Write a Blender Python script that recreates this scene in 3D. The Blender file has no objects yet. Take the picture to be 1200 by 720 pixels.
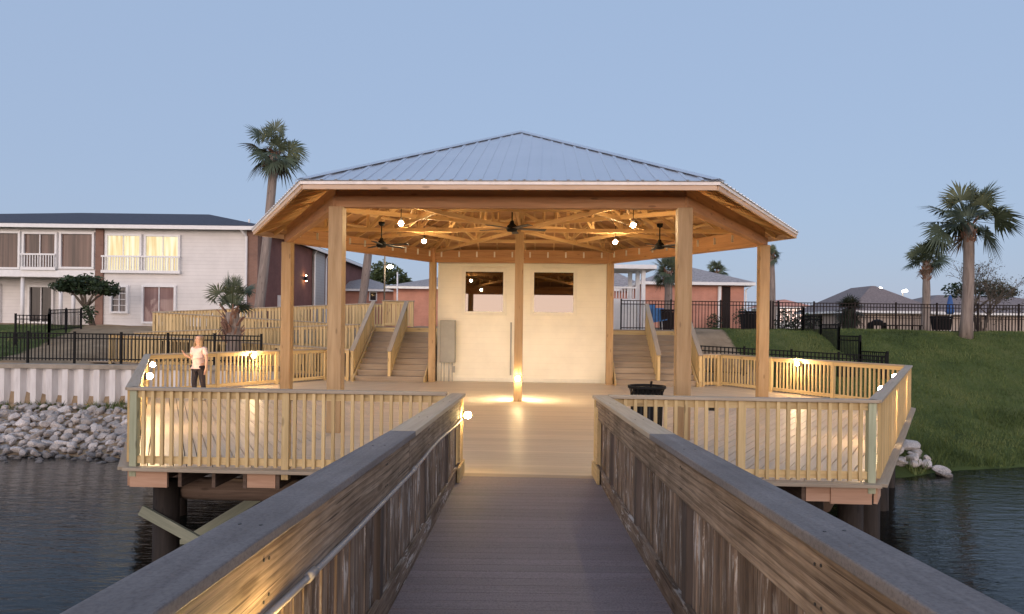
import bpy, math, random
from mathutils import Vector, Matrix, noise as mnoise
random.seed(11)
R = random.random
def U(a, b): return a + (b - a) * R()
PI = math.pi
scene = bpy.context.scene
COL = scene.collection

# ------------------------------------------------------------------ camera
ROLL = math.radians(0.7); F = 790.0; EYE = 1.85
cam_d = bpy.data.cameras.new('camera'); cam = bpy.data.objects.new('camera', cam_d); COL.objects.link(cam)
cam_d.sensor_width = 36; cam_d.lens = 36 * F / 1200; cam_d.shift_y = 20 / 1200
cam_d.clip_start = 0.05; cam_d.clip_end = 3000
cam.matrix_world = Matrix.Translation((0, 0, EYE)) @ Matrix.Rotation(PI / 2, 4, 'X') @ Matrix.Rotation(ROLL, 4, 'Z')
scene.camera = cam
def at(px, py, d):            # a point of the place at distance d, from survey readings of the view
    x = px - 600; y = 380 - py
    u = x * math.cos(ROLL) - y * math.sin(ROLL); v = x * math.sin(ROLL) + y * math.cos(ROLL)
    return Vector((u * d / F, d, EYE + v * d / F))

# ------------------------------------------------------------------ materials
class NT:
    def __init__(s, name):
        s.m = bpy.data.materials.new(name); s.m.use_nodes = True
        s.t = s.m.node_tree; s.b = s.t.nodes['Principled BSDF']
    def n(s, typ, ins=None, **kw):
        nd = s.t.nodes.new(typ)
        for k, v in kw.items(): setattr(nd, k, v)
        for k, v in (ins or {}).items(): s.set(nd, k, v)
        return nd
    def set(s, nd, k, v):
        i = nd.inputs[k]
        if isinstance(v, bpy.types.NodeSocket): s.t.links.new(v, i)
        elif isinstance(v, (tuple, list)) and len(v) == 3 and i.type == 'RGBA': i.default_value = (*v, 1)
        else: i.default_value = v
    def bs(s, **kw):
        for k, v in kw.items(): s.set(s.b, k.replace('_', ' '), v)
    def ramp(s, fac, stops, interp='LINEAR'):
        r = s.n('ShaderNodeValToRGB', {'Fac': fac}); cr = r.color_ramp; cr.interpolation = interp
        while len(cr.elements) < len(stops): cr.elements.new(0.5)
        for e, (p, c) in zip(cr.elements, stops):
            e.position = p; e.color = (*c, 1) if len(c) == 3 else c
        return r.outputs['Color']
    def mix(s, f, a, b, typ='MIX'):
        n = s.n('ShaderNodeMix', data_type='RGBA', blend_type=typ)
        s.set(n, 0, f); s.set(n, 6, a); s.set(n, 7, b); return n.outputs[2]
    def math(s, op, a, b=0.0, c=None):
        n = s.n('ShaderNodeMath', operation=op); s.set(n, 0, a); s.set(n, 1, b)
        if c is not None: s.set(n, 2, c)
        return n.outputs[0]
    def noise(s, vec, scale, detail=4, rough=.55, dist=0.0):
        n = s.n('ShaderNodeTexNoise', {'Scale': scale, 'Detail': detail, 'Roughness': rough, 'Distortion': dist})
        if vec is not None: s.set(n, 'Vector', vec)
        return n.outputs['Fac']
    def bump(s, h, strength=.3, dist=.01):
        b = s.n('ShaderNodeBump', {'Height': h, 'Strength': strength, 'Distance': dist}); s.set(s.b, 'Normal', b.outputs[0])
    def objc(s): return s.n('ShaderNodeTexCoord').outputs['Object']
    def uv(s): return s.n('ShaderNodeTexCoord').outputs['UV']
    def pos(s): return s.n('ShaderNodeNewGeometry').outputs['Position']
    def scaled(s, vec, sc):
        return s.n('ShaderNodeMapping', {'Vector': vec, 'Scale': sc}).outputs[0]

def wood(name, c0, c1, c2, rough=.65, grain=28, vary=.25, knots=True, flakes=None, sheen=.4, grime=0.0, spec=.4, rings=0.0, speck=0.0):
    t = NT(name); uv = t.uv()
    rnd = t.n('ShaderNodeAttribute', attribute_name='rnd').outputs['Fac']
    oi = t.n('ShaderNodeObjectInfo').outputs['Random']
    rr = t.math('FRACT', t.math('ADD', rnd, oi))
    off = t.n('ShaderNodeCombineXYZ', {0: t.math('MULTIPLY', rr, 37.0), 1: t.math('MULTIPLY', rr, 91.0), 2: t.math('MULTIPLY', rr, 13.0)}).outputs[0]
    vec = t.n('ShaderNodeVectorMath', {0: uv, 1: off}, operation='ADD').outputs[0]
    g1 = t.noise(t.scaled(vec, (1.2, grain, 1)), 1.0, 5, .6, .6)
    g2 = t.noise(t.scaled(vec, (.7, 6, 1)), 1.0, 3, .5, 1.2)
    col = t.ramp(t.math('ADD', t.math('MULTIPLY', g1, .6), t.math('MULTIPLY', g2, .4)), [(.3, c0), (.5, c1), (.7, c2)])
    if rings:
        wv = t.n('ShaderNodeTexWave', {'Vector': t.scaled(vec, (.55, 5, 1)), 'Scale': 1.6, 'Distortion': 7.0, 'Detail': 3, 'Detail Scale': .8}, bands_direction='Y', wave_profile='SAW')
        col = t.mix(t.math('MULTIPLY', t.ramp(wv.outputs['Fac'], [(.55, (0, 0, 0)), (.95, (1, 1, 1))]), rings), col, tuple(x * .5 for x in c0))
    if speck:
        sp = t.ramp(t.noise(t.pos(), 85, 3, .75), [(.36, (.45, .44, .44)), (.5, (1, 1, 1)), (.68, (1.35, 1.33, 1.3))])
        col = t.mix(speck, col, sp, 'MULTIPLY')
    if flakes or rings:          # drying cracks and fine raised grain of old boards
        fg = t.noise(t.scaled(vec, (5, 130, 1)), 1.0, 3, .6)
        col = t.mix(.8, col, t.ramp(fg, [(.32, (.62, .60, .58)), (.5, (1, 1, 1)), (.68, (1.25, 1.22, 1.2))]), 'MULTIPLY')
        ck = t.noise(t.scaled(vec, (1.3, 75, 1)), 1.0, 2, .5, .3)
        col = t.mix(t.math('MULTIPLY', t.ramp(ck, [(.64, (0, 0, 0)), (.69, (1, 1, 1))]), .8), col, tuple(x * .3 for x in c0))
        st_ = t.noise(t.scaled(vec, (2.5, 5, 1)), 1.0, 4, .65)
        col = t.mix(.7, col, t.ramp(st_, [(.3, (.55, .52, .5)), (.55, (1, 1, 1))]), 'MULTIPLY')
    if knots:
        vo = t.n('ShaderNodeTexVoronoi', {'Vector': t.scaled(vec, (2.2, 7, 1)), 'Scale': 1.0})
        k = t.ramp(vo.outputs['Distance'], [(.0, (1, 1, 1)), (.10, (1, 1, 1)), (.17, (0, 0, 0))])
        col = t.mix(t.math('MULTIPLY', k, .55), col, tuple(x * .45 for x in c0))
    if flakes:
        fl = t.noise(t.scaled(vec, (4, 26, 1)), 1.0, 6, .7, .4)
        fm = t.ramp(fl, [(.53, (0, 0, 0)), (.58, (1, 1, 1))])
        big = t.ramp(t.noise(t.scaled(vec, (1.6, 3, 1)), 1.0, 2), [(.44, (0, 0, 0)), (.56, (1, 1, 1))])
        col = t.mix(t.math('MULTIPLY', t.math('MULTIPLY', fm, big), .75), col, flakes)
    if grime:
        gr = t.ramp(t.noise(t.pos(), 1.7, 4, .6), [(.42, (0, 0, 0)), (.7, (1, 1, 1))])
        col = t.mix(t.math('MULTIPLY', gr, grime), col, tuple(x * .35 for x in c0))
    hsv = t.n('ShaderNodeHueSaturation', {'Color': col, 'Value': t.math('ADD', t.math('MULTIPLY', rr, vary), 1 - vary / 2)})
    t.bs(Base_Color=hsv.outputs[0], Roughness=rough, Specular_IOR_Level=spec)
    t.bump(g1, sheen, .004)
    return t.m

def plain(name, c, rough=.6, metal=0.0, var=.12, scale=6, bump=0.0, spec=.5):
    t = NT(name); o = t.objc(); n = t.noise(o, scale, 5, .6)
    col = t.ramp(n, [(.3, tuple(x * (1 - var) for x in c)), (.7, tuple(min(1, x * (1 + var)) for x in c))])
    t.bs(Base_Color=col, Roughness=rough, Metallic=metal, Specular_IOR_Level=spec)
    if bump: t.bump(n, bump, .02)
    return t.m

def emit(name, c, strength):
    t = NT(name); t.bs(Base_Color=c, Emission_Color=c, Emission_Strength=strength, Roughness=.4); return t.m

def brick(name, c1, c2, mortar, scale=1.0):
    t = NT(name); o = t.objc()
    s = t.n('ShaderNodeSeparateXYZ', {0: o})
    v = t.n('ShaderNodeCombineXYZ', {0: t.math('ADD', s.outputs[0], s.outputs[1]), 1: s.outputs[2]}).outputs[0]
    b = t.n('ShaderNodeTexBrick', {'Vector': v, 'Color1': c1, 'Color2': c2, 'Mortar': mortar, 'Scale': scale,
            'Mortar Size': .008, 'Brick Width': .22, 'Row Height': .075})
    n = t.noise(o, 1.1, 4)
    col = t.mix(.5, b.outputs['Color'], t.ramp(n, [(.3, tuple(x * .7 for x in c1)), (.7, tuple(x * 1.25 for x in c2))]))
    t.bs(Base_Color=col, Roughness=.85); t.bump(b.outputs['Fac'], -.4, .01)
    return t.m

def lap(name, c, pitch=.16, rough=.55, strength=.8, ln=.62):      # horizontal lap siding
    t = NT(name); o = t.objc(); s = t.n('ShaderNodeSeparateXYZ', {0: o})
    f = t.math('FRACT', t.math('DIVIDE', s.outputs[2], pitch))
    h = t.math('SUBTRACT', 1.0, f)
    n = t.noise(o, .9, 5, .6)
    col = t.ramp(n, [(.3, tuple(x * .9 for x in c)), (.7, tuple(x * 1.06 for x in c))])
    line = t.ramp(f, [(.0, (ln, ln, ln)), (.10, (1, 1, 1)), (1, (1, 1, 1))])
    t.bs(Base_Color=t.mix(1.0, col, line, 'MULTIPLY'), Roughness=rough); t.bump(h, strength, .02)
    return t.m

def curtain(name, a, b, scale=.8, gloss=.06):
    t = NT(name); o = t.objc()
    w = t.noise(t.scaled(o, (scale * 5, scale * 5, .12)), 1.0, 4, .6); big = t.noise(t.scaled(o, (.8, .8, .1)), 1.0, 2)
    f = t.math('ADD', t.math('MULTIPLY', w, .65), t.math('MULTIPLY', big, .35))
    t.bs(Base_Color=t.ramp(f, [(.38, a), (.62, b)]), Roughness=gloss, Specular_IOR_Level=.2); return t.m

def foliage(name, c0, c1, c2, rough=.55, trans=.0):
    t = NT(name)
    rnd = t.n('ShaderNodeAttribute', attribute_name='rnd').outputs['Fac']
    n = t.noise(t.objc(), 2.2, 3)
    t.bs(Base_Color=t.ramp(t.math('ADD', t.math('MULTIPLY', rnd, .65), t.math('MULTIPLY', n, .35)), [(.15, c0), (.5, c1), (.9, c2)]),
         Roughness=rough, Specular_IOR_Level=.35)
    return t.m

M = {}
M['pine'] = wood('new_pine', (.45, .315, .145), (.60, .44, .215), (.68, .525, .285), .6, 24, .28)
M['pine_green'] = wood('treated_pine', (.27, .29, .19), (.38, .40, .27), (.46, .47, .32), .65, 20, .2)
M['brace'] = wood('brace_timber', (.17, .18, .13), (.25, .26, .19), (.32, .32, .24), .7, 20, .2)
M['post'] = wood('post_timber', (.29, .18, .085), (.39, .255, .128), (.47, .325, .175), .65, 16, .15)
M['beam'] = wood('beam_timber', (.28, .135, .06), (.40, .205, .092), (.49, .27, .13), .65, 18, .3)
M['truss'] = wood('truss_timber', (.40, .24, .10), (.55, .345, .155), (.64, .43, .21), .6, 22, .35)
M['soffit'] = wood('roof_sheathing', (.27, .14, .062), (.37, .20, .092), (.44, .26, .125), .7, 9, .25)
M['cap'] = wood('cap_board', (.28, .225, .165), (.375, .305, .225), (.44, .365, .275), .6, 30, .12, knots=False)
M['old_cap'] = wood('weathered_cap', (.155, .140, .138), (.195, .178, .174), (.24, .222, .216), .75, 30, .10, knots=False, grime=.35, sheen=.5, speck=.42, spec=.2)
M['old'] = wood('weathered_board', (.095, .064, .046), (.235, .172, .128), (.41, .33, .265), .8, 34, .6, flakes=(.66, .62, .58), sheen=1.0, grime=.35, spec=.2)
M['old_fascia'] = wood('weathered_fascia', (.145, .098, .066), (.305, .23, .165), (.44, .35, .27), .75, 34, .3, knots=True, sheen=1.0, grime=.5, rings=.5, spec=.2)
M['old_post'] = wood('weathered_post', (.05, .036, .03), (.085, .065, .055), (.13, .10, .085), .8, 26, .2)
M['walk'] = wood('walkway_board', (.175, .146, .158), (.21, .178, .19), (.245, .21, .222), .62, 40, .16, knots=False, sheen=.3, speck=.6, spec=.3)
M['deck'] = wood('deck_board', (.47, .37, .26), (.56, .45, .32), (.63, .52, .38), .42, 40, .14, knots=False, sheen=.5, spec=.35)
M['tread'] = wood('tread_board', (.24, .18, .13), (.33, .26, .19), (.40, .32, .245), .6, 30, .2, knots=False)
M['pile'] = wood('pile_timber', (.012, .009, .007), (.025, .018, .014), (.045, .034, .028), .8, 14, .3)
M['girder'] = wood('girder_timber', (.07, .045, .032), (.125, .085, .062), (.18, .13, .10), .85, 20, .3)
M['rim'] = wood('rim_timber', (.42, .24, .15), (.54, .33, .22), (.62, .41, .29), .7, 20, .3)
def roofmetal(name, c, rough):
    t = NT(name); n = t.noise(t.scaled(t.objc(), (1, 1, 1)), .8, 5, .6)
    t.bs(Base_Color=t.ramp(n, [(.3, tuple(x * .93 for x in c)), (.7, c)]), Metallic=.85,
         Roughness=t.math('ADD', t.math('MULTIPLY', n, .15), rough)); return t.m
M['roof'] = roofmetal('roof_metal', (.74, .76, .80), .3)
M['drip'] = plain('drip_edge', (.80, .74, .70), .45)
M['fascia'] = wood('fascia_board', (.50, .33, .21), (.62, .44, .31), (.70, .52, .39), .6, 20, .15)
M['white'] = plain('white_paint', (.78, .78, .78), .5, var=.05)
M['cream'] = lap('cream_siding', (.85, .79, .64), .2, .5, .08, .93)
M['trim'] = plain('cream_trim', (.78, .73, .60), .5, var=.05)
M['panelbox'] = plain('grey_enamel', (.30, .29, .25), .5, var=.08)
M['conduit'] = plain('grey_conduit', (.42, .40, .36), .45)
M['pipe'] = plain('pale_conduit', (.32, .30, .29), .45, var=.15)
M['black'] = plain('black_metal', (.008, .008, .009), .6, spec=.15)
M['bronze'] = plain('bronze_metal', (.020, .014, .013), .6, spec=.15)
M['darkplastic'] = plain('dark_plastic', (.02, .02, .022), .5)
M['galv'] = plain('galvanised_strap', (.6, .56, .5), .45, .5)
t = NT('dark_window_glass'); t.bs(Base_Color=(.125, .108, .096), Roughness=.015, Metallic=1.0); M['glass'] = t.m
M['lamp'] = emit('warm_lamp_glow', (1, .68, .34), 340)
M['lamp2'] = emit('warm_bulb_glow', (1, .72, .38), 500)
M['lampwall'] = emit('warm_wall_glow', (1, .82, .54), 660)
M['lampfront'] = emit('warm_front_glow', (1, .74, .38), 72)
M['lampnear'] = emit('warm_globe_glow', (1, .66, .24), 105)
M['street'] = emit('street_lamp_glow', (1, .86, .62), 60)
M['flood'] = emit('floodlight_glow', (1, .90, .78), 20)
M['sconce'] = emit('sconce_glow', (1, .62, .26), 120)
t = NT('lit_window'); w = t.noise(t.scaled(t.objc(), (5, 1, .25)), 1.3, 4)
t.bs(Base_Color=(.12, .10, .07), Emission_Color=t.ramp(w, [(.36, (.85, .62, .30)), (.5, (1, .88, .52)), (.64, (1, .97, .74))]), Emission_Strength=.48, Roughness=.4, Specular_IOR_Level=.1); M['lit'] = t.m
M['shopglow'] = emit('distant_shop_glow', (1, .72, .62), .8)
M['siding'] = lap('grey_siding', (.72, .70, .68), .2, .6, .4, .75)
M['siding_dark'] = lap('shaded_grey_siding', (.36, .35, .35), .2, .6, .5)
M['redbrick'] = brick('dark_red_brick', (.15, .055, .046), (.19, .075, .062), (.17, .12, .11))
M['brick'] = brick('orange_brick', (.50, .215, .15), (.56, .26, .185), (.50, .33, .27))
M['brownbrick'] = brick('brown_brick', (.22, .12, .09), (.27, .155, .115), (.25, .19, .16))
def shingle(name, c):
    t = NT(name); o = t.objc(); s = t.n('ShaderNodeSeparateXYZ', {0: o})
    r = t.math('FRACT', t.math('MULTIPLY', s.outputs[2], 11)); n = t.noise(t.scaled(o, (5, 5, 12)), 1.5, 4)
    t.bs(Base_Color=t.ramp(n, [(.3, tuple(x * .7 for x in c)), (.7, tuple(x * 1.3 for x in c))]), Roughness=.75); t.bump(r, .5, .03); return t.m
M['navyroof'] = shingle('navy_shingle', (.045, .052, .075))
M['greyroof'] = shingle('grey_shingle', (.30, .285, .29))
M['brownroof'] = shingle('brown_shingle', (.20, .165, .16))
M['curtain'] = curtain('pink_curtain_glass', (.20, .12, .11), (.38, .26, .24))
M['curtain2'] = curtain('brown_curtain_glass', (.045, .03, .026), (.20, .125, .10))
M['blind'] = curtain('dark_blind_glass', (.03, .028, .03), (.20, .18, .19), 1.6)
M['darkglass'] = curtain('black_room_glass', (.012, .012, .014), (.05, .045, .045), .5)
M['fartan'] = plain('far_tan_wall', (.40, .33, .28), .8)
M['shrub'] = foliage('shrub_leaf', (.018, .032, .016), (.035, .06, .026), (.06, .09, .04))
M['tree'] = foliage('tree_leaf', (.04, .06, .02), (.075, .10, .035), (.12, .15, .06))
M['palm'] = foliage('palm_leaf', (.040, .058, .036), (.085, .110, .068), (.17, .195, .12), .5)
M['palmetto'] = foliage('palmetto_leaf', (.018, .024, .018), (.035, .045, .03), (.06, .07, .042))
M['deadleaf'] = foliage('dry_leaf', (.07, .045, .03), (.13, .085, .055), (.20, .14, .095))
M['twigleaf'] = foliage('sparse_leaf', (.06, .055, .04), (.10, .09, .06), (.15, .13, .085))
M['trunk'] = wood('palm_trunk', (.14, .11, .095), (.24, .195, .17), (.34, .285, .25), .9, 10, .2, sheen=1.0)
M['boots'] = wood('palm_boot', (.15, .085, .06), (.26, .15, .11), (.36, .22, .165), .9, 14, .4, sheen=1.0)
M['bark'] = wood('bark', (.07, .055, .045), (.13, .105, .085), (.18, .15, .12), .9, 12, .2, sheen=1.0)
M['grass'] = foliage('grass_blade', (.036, .058, .015), (.092, .132, .036), (.175, .20, .072), .75)
def rockmat(name, c):
    t = NT(name); o = t.objc(); oi = t.n('ShaderNodeObjectInfo').outputs['Random']
    n = t.noise(o, 5, 6, .65); col = t.ramp(n, [(.3, tuple(x * .6 for x in c)), (.55, c), (.75, tuple(min(1, x * 1.25) for x in c))])
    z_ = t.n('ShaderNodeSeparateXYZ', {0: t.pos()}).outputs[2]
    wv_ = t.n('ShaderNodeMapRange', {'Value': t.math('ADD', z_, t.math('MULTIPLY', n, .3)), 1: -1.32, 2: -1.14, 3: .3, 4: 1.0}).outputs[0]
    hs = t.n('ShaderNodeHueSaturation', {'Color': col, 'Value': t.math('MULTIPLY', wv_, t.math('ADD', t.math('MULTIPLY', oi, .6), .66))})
    t.bs(Base_Color=hs.outputs[0], Roughness=.85); t.bump(n, .6, .03); return t.m
M['rock'] = rockmat('limestone', (.53, .485, .455))
M['rubble'] = rockmat('dark_rubble', (.09, .08, .075))
def sheetmat():
    t = NT('white_sheet_pile'); o = t.objc()
    st = t.noise(t.scaled(o, (3, 3, .5)), 2.0, 5, .6)
    t.bs(Base_Color=t.ramp(st, [(.3, (.52, .49, .48)), (.6, (.70, .68, .67))]), Roughness=.55); return t.m
M['sheet'] = sheetmat()
M['concrete'] = plain('cap_concrete', (.30, .26, .21), .85, var=.25, scale=3, bump=.3)
M['skin'] = plain('skin', (.55, .33, .24), .5, var=.05)
M['hair'] = wood('blond_hair', (.13, .08, .04), (.24, .15, .075), (.38, .26, .14), .45, 60, .2, knots=False)
M['shirt'] = plain('pale_pink_cloth', (.72, .55, .52), .85, var=.12, scale=18, bump=.4)
M['trousers'] = plain('navy_cloth', (.028, .024, .035), .85, var=.2, scale=12, bump=.3)
M['shoe'] = plain('pale_shoe', (.6, .55, .5), .6)
M['blue'] = plain('blue_cloth', (.03, .10, .30), .7, var=.2)
M['bluechair'] = plain('blue_mesh', (.05, .18, .42), .6, var=.2)

def groundmat():
    t = NT('ground_soil'); p = t.pos()
    soil = t.n('ShaderNodeAttribute', attribute_name='soil').outputs['Fac']
    n = t.noise(p, 1.3, 7, .65); n2 = t.noise(p, .22, 4); n3 = t.noise(p, 14, 4)
    gr = t.ramp(t.math('ADD', t.math('MULTIPLY', n, .6), t.math('MULTIPLY', n2, .4)), [(.3, (.035, .052, .016)), (.5, (.070, .095, .028)), (.7, (.125, .135, .050))])
    so = t.ramp(n, [(.3, (.22, .155, .095)), (.7, (.41, .30, .19))])
    f = t.math('ADD', soil, t.math('MULTIPLY', t.math('SUBTRACT', n3, .5), .5))
    f = t.ramp(f, [(.4, (0, 0, 0)), (.6, (1, 1, 1))])
    t.bs(Base_Color=t.mix(f, gr, so), Roughness=.95, Specular_IOR_Level=.15); t.bump(n3, .6, .05); return t.m
M['ground'] = groundmat()
def watermat():
    t = NT('lagoon_water'); p = t.pos()
    ro = t.n('ShaderNodeMapping', {'Vector': p, 'Rotation': (0, 0, .25), 'Scale': (1.0, 3.4, 1)}).outputs[0]
    a = t.noise(ro, 1.5, 2, .5, .5); b = t.noise(ro, 5.0, 3, .6, .6)
    h = t.math('ADD', t.math('MULTIPLY', a, .7), t.math('MULTIPLY', b, .3))
    t.bs(Base_Color=(.006, .008, .007), Roughness=.02, IOR=1.33, Specular_IOR_Level=.29); t.bump(h, .34, .05); return t.m
M['water'] = watermat()

# ------------------------------------------------------------------ mesh builder
def origin(o):
    while o.parent: o = o.parent
    return o.location.copy()

class MB:
    def __init__(s): s.v = []; s.f = []; s.uv = []; s.rn = []; s.mi = []
    def face(s, pts, uvs=None, rn=0.0):
        i = len(s.v); s.v += [tuple(p) for p in pts]; s.f.append(tuple(range(i, i + len(pts))))
        s.uv.append(uvs or [(p[0] + p[2] * .37, p[1] + p[2]) for p in pts]); s.rn.append(rn)
    def mesh_poly(s, verts, faces, rn=0.0, uvs=None):
        i = len(s.v); s.v += [tuple(p) for p in verts]
        for f in faces:
            s.f.append(tuple(k + i for k in f))
            s.uv.append([uvs[k] if uvs else (verts[k][0] + verts[k][2] * .3, verts[k][1] + verts[k][2]) for k in f]); s.rn.append(rn)
    def beam(s, p0, p1, w, h, up=(0, 0, 1), w1=None, h1=None, vert_ends=False):
        p0 = Vector(p0); p1 = Vector(p1); d = p1 - p0; L = d.length
        if L < 1e-6: return
        d /= L; up = Vector(up)
        if abs(d.dot(up)) > .98: up = Vector((0, 1, 0)) if abs(d.y) < .9 else Vector((1, 0, 0))
        sd = d.cross(up).normalized(); u = sd.cross(d).normalized()
        if vert_ends: u = up.normalized()
        w1 = w if w1 is None else w1; h1 = h if h1 is None else h1
        a = [p0 + sd * x * w / 2 + u * y * h / 2 for x, y in ((-1, -1), (1, -1), (1, 1), (-1, 1))]
        b = [p1 + sd * x * w1 / 2 + u * y * h1 / 2 for x, y in ((-1, -1), (1, -1), (1, 1), (-1, 1))]
        rn = R(); o = 0; per = [0, w, w + h, 2 * w + h, 2 * w + 2 * h]
        i = len(s.v); s.v += [tuple(p) for p in a + b]
        for k in range(4):
            q = (k + 1) % 4
            s.f.append((i + k, i + q, i + 4 + q, i + 4 + k))
            s.uv.append([(0, per[k]), (0, per[k + 1]), (L, per[k + 1]), (L, per[k])]); s.rn.append(rn)
        s.f.append((i + 3, i + 2, i + 1, i)); s.uv.append([(0, h), (.02, h), (.02, 0), (0, 0)]); s.rn.append(rn)
        s.f.append((i + 4, i + 5, i + 6, i + 7)); s.uv.append([(0, 0), (.02, 0), (.02, h), (0, h)]); s.rn.append(rn)
    def box(s, c, sz, rz=0.0):
        c = Vector(c); ax = [Vector((math.cos(rz), math.sin(rz), 0)), Vector((-math.sin(rz), math.cos(rz), 0)), Vector((0, 0, 1))]
        k = max(range(3), key=lambda i: sz[i]); d = ax[k] * sz[k] / 2
        if k == 2: s.beam(c - d, c + d, sz[1], sz[0], ax[0])
        else: s.beam(c - d, c + d, sz[1 - k], sz[2], ax[2])
    def tube(s, pts, rad, n=8, caps=True):
        pts = [Vector(p) for p in pts]; rings = []; L = 0; rn = R(); prev = None
        for k, p in enumerate(pts):
            d = (pts[min(k + 1, len(pts) - 1)] - pts[max(k - 1, 0)]).normalized()
            up = Vector((0, 0, 1)) if abs(d.z) < .9 else Vector((1, 0, 0))
            sd = d.cross(up).normalized(); u = sd.cross(d).normalized()
            r = rad[k] if isinstance(rad, (list, tuple)) else rad
            if k: L += (p - pts[k - 1]).length
            rings.append((len(s.v), L))
            s.v += [tuple(p + (sd * math.cos(2 * PI * j / n) + u * math.sin(2 * PI * j / n)) * r) for j in range(n)]
        rm = rad[0] if isinstance(rad, (list, tuple)) else rad
        for (a, la), (b, lb) in zip(rings, rings[1:]):
            for j in range(n):
                q = (j + 1) % n
                s.f.append((a + j, a + q, b + q, b + j)); c = 2 * PI * rm / n
                s.uv.append([(la, c * j), (la, c * (j + 1)), (lb, c * (j + 1)), (lb, c * j)]); s.rn.append(rn)
        if caps:
            a = rings[0][0]; b = rings[-1][0]
            s.f.append(tuple(a + j for j in reversed(range(n)))); s.uv.append([(0, 0)] * n); s.rn.append(rn)
            s.f.append(tuple(b + j for j in range(n))); s.uv.append([(0, 0)] * n); s.rn.append(rn)
    def lathe(s, c, prof, n=16):
        c = Vector(c); i = len(s.v); m = len(prof); rn = R()
        for r, z in prof:
            s.v += [(c.x + r * math.cos(2 * PI * j / n), c.y + r * math.sin(2 * PI * j / n), c.z + z) for j in range(n)]
        for k in range(m - 1):
            for j in range(n):
                q = (j + 1) % n
                s.f.append((i + k * n + j, i + k * n + q, i + (k + 1) * n + q, i + (k + 1) * n + j))
                s.uv.append([(0, 0), (0, .1), (.1, .1), (.1, 0)]); s.rn.append(rn)
    def prism(s, poly, z0, z1, ud=(1, 0)):      # poly: counter-clockwise (x, y)
        n = len(poly); rn = R(); i = len(s.v); vd = (-ud[1], ud[0])
        uv = [(p[0] * ud[0] + p[1] * ud[1], p[0] * vd[0] + p[1] * vd[1]) for p in poly]
        s.v += [(p[0], p[1], z0) for p in poly] + [(p[0], p[1], z1) for p in poly]
        s.f.append(tuple(i + n + k for k in range(n))); s.uv.append(uv); s.rn.append(rn)
        s.f.append(tuple(i + k for k in reversed(range(n)))); s.uv.append(uv[::-1]); s.rn.append(rn)
        for k in range(n):
            q = (k + 1) % n
            s.f.append((i + k, i + q, i + n + q, i + n + k)); s.uv.append([uv[k], uv[q], (uv[q][0], uv[q][1] + .03), (uv[k][0], uv[k][1] + .03)]); s.rn.append(rn)
    def ball(s, c, r, sub=2, squash=(1, 1, 1)):
        import bmesh
        bm = bmesh.new(); bmesh.ops.create_icosphere(bm, subdivisions=sub, radius=1)
        vs = [(c[0] + v.co.x * r * squash[0], c[1] + v.co.y * r * squash[1], c[2] + v.co.z * r * squash[2]) for v in bm.verts]
        s.mesh_poly(vs, [tuple(v.index for v in f.verts) for f in bm.faces], R()); bm.free()
    def data(s, name, mat, off=(0, 0, 0), smooth=False):
        me = bpy.data.meshes.new(name)
        me.from_pydata([(v[0] - off[0], v[1] - off[1], v[2] - off[2]) for v in s.v], [], s.f)
        ul = me.uv_layers.new(name='UVMap'); flat = [c for f in s.uv for p in f for c in p]
        ul.data.foreach_set('uv', flat)
        at_ = me.attributes.new('rnd', 'FLOAT', 'FACE'); at_.data.foreach_set('value', s.rn)
        if smooth: me.polygons.foreach_set('use_smooth', [True] * len(me.polygons))
        me.materials.append(mat); me.update(); return me
    def build(s, name, mat, parent=None, smooth=False, bevel=0.0, label=None, local=False):
        off = (0, 0, 0) if local else (origin(parent) if parent else (0, 0, 0))
        o = bpy.data.objects.new(name, s.data(name, mat, off, smooth)); COL.objects.link(o)
        if parent: o.parent = parent
        if bevel:
            b = o.modifiers.new('bevel', 'BEVEL'); b.width = bevel; b.segments = 2; b.limit_method = 'ANGLE'
        if label: o['label'] = label
        return o

def tag(o, label=None, cat=None, group=None, kind=None):
    if label: o['label'] = label
    if cat: o['category'] = cat
    if group: o['group'] = group
    if kind: o['kind'] = kind
    return o
def thing(name, loc, label, cat, group=None):
    o = bpy.data.objects.new(name, None); COL.objects.link(o); o.location = loc; o.empty_display_size = .2
    return tag(o, label, cat, group)
def single(mb, name, mat, label, cat, group=None, **k):
    return tag(mb.build(name, mat, None, **k), label, cat, group)
def put(mesh, name, parent, loc, rz=0.0, scale=None):
    o = bpy.data.objects.new(name, mesh); COL.objects.link(o); o.parent = parent
    o.location = Vector(loc) - origin(parent); o.rotation_euler = (0, 0, rz)
    if scale: o.scale = scale
    return o
def dup(o, parent=None):
    c = o.copy(); COL.objects.link(c)
    if parent: c.parent = parent
    for ch in list(o.children): dup(ch, c)
    return c
def place(proto, loc, rz=0.0, scale=1.0, label=None, first=False):
    o = proto if first else dup(proto)
    o.location = loc; o.rotation_euler = (0, 0, rz); o.scale = (scale,) * 3
    if label: o['label'] = label
    return o

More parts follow.
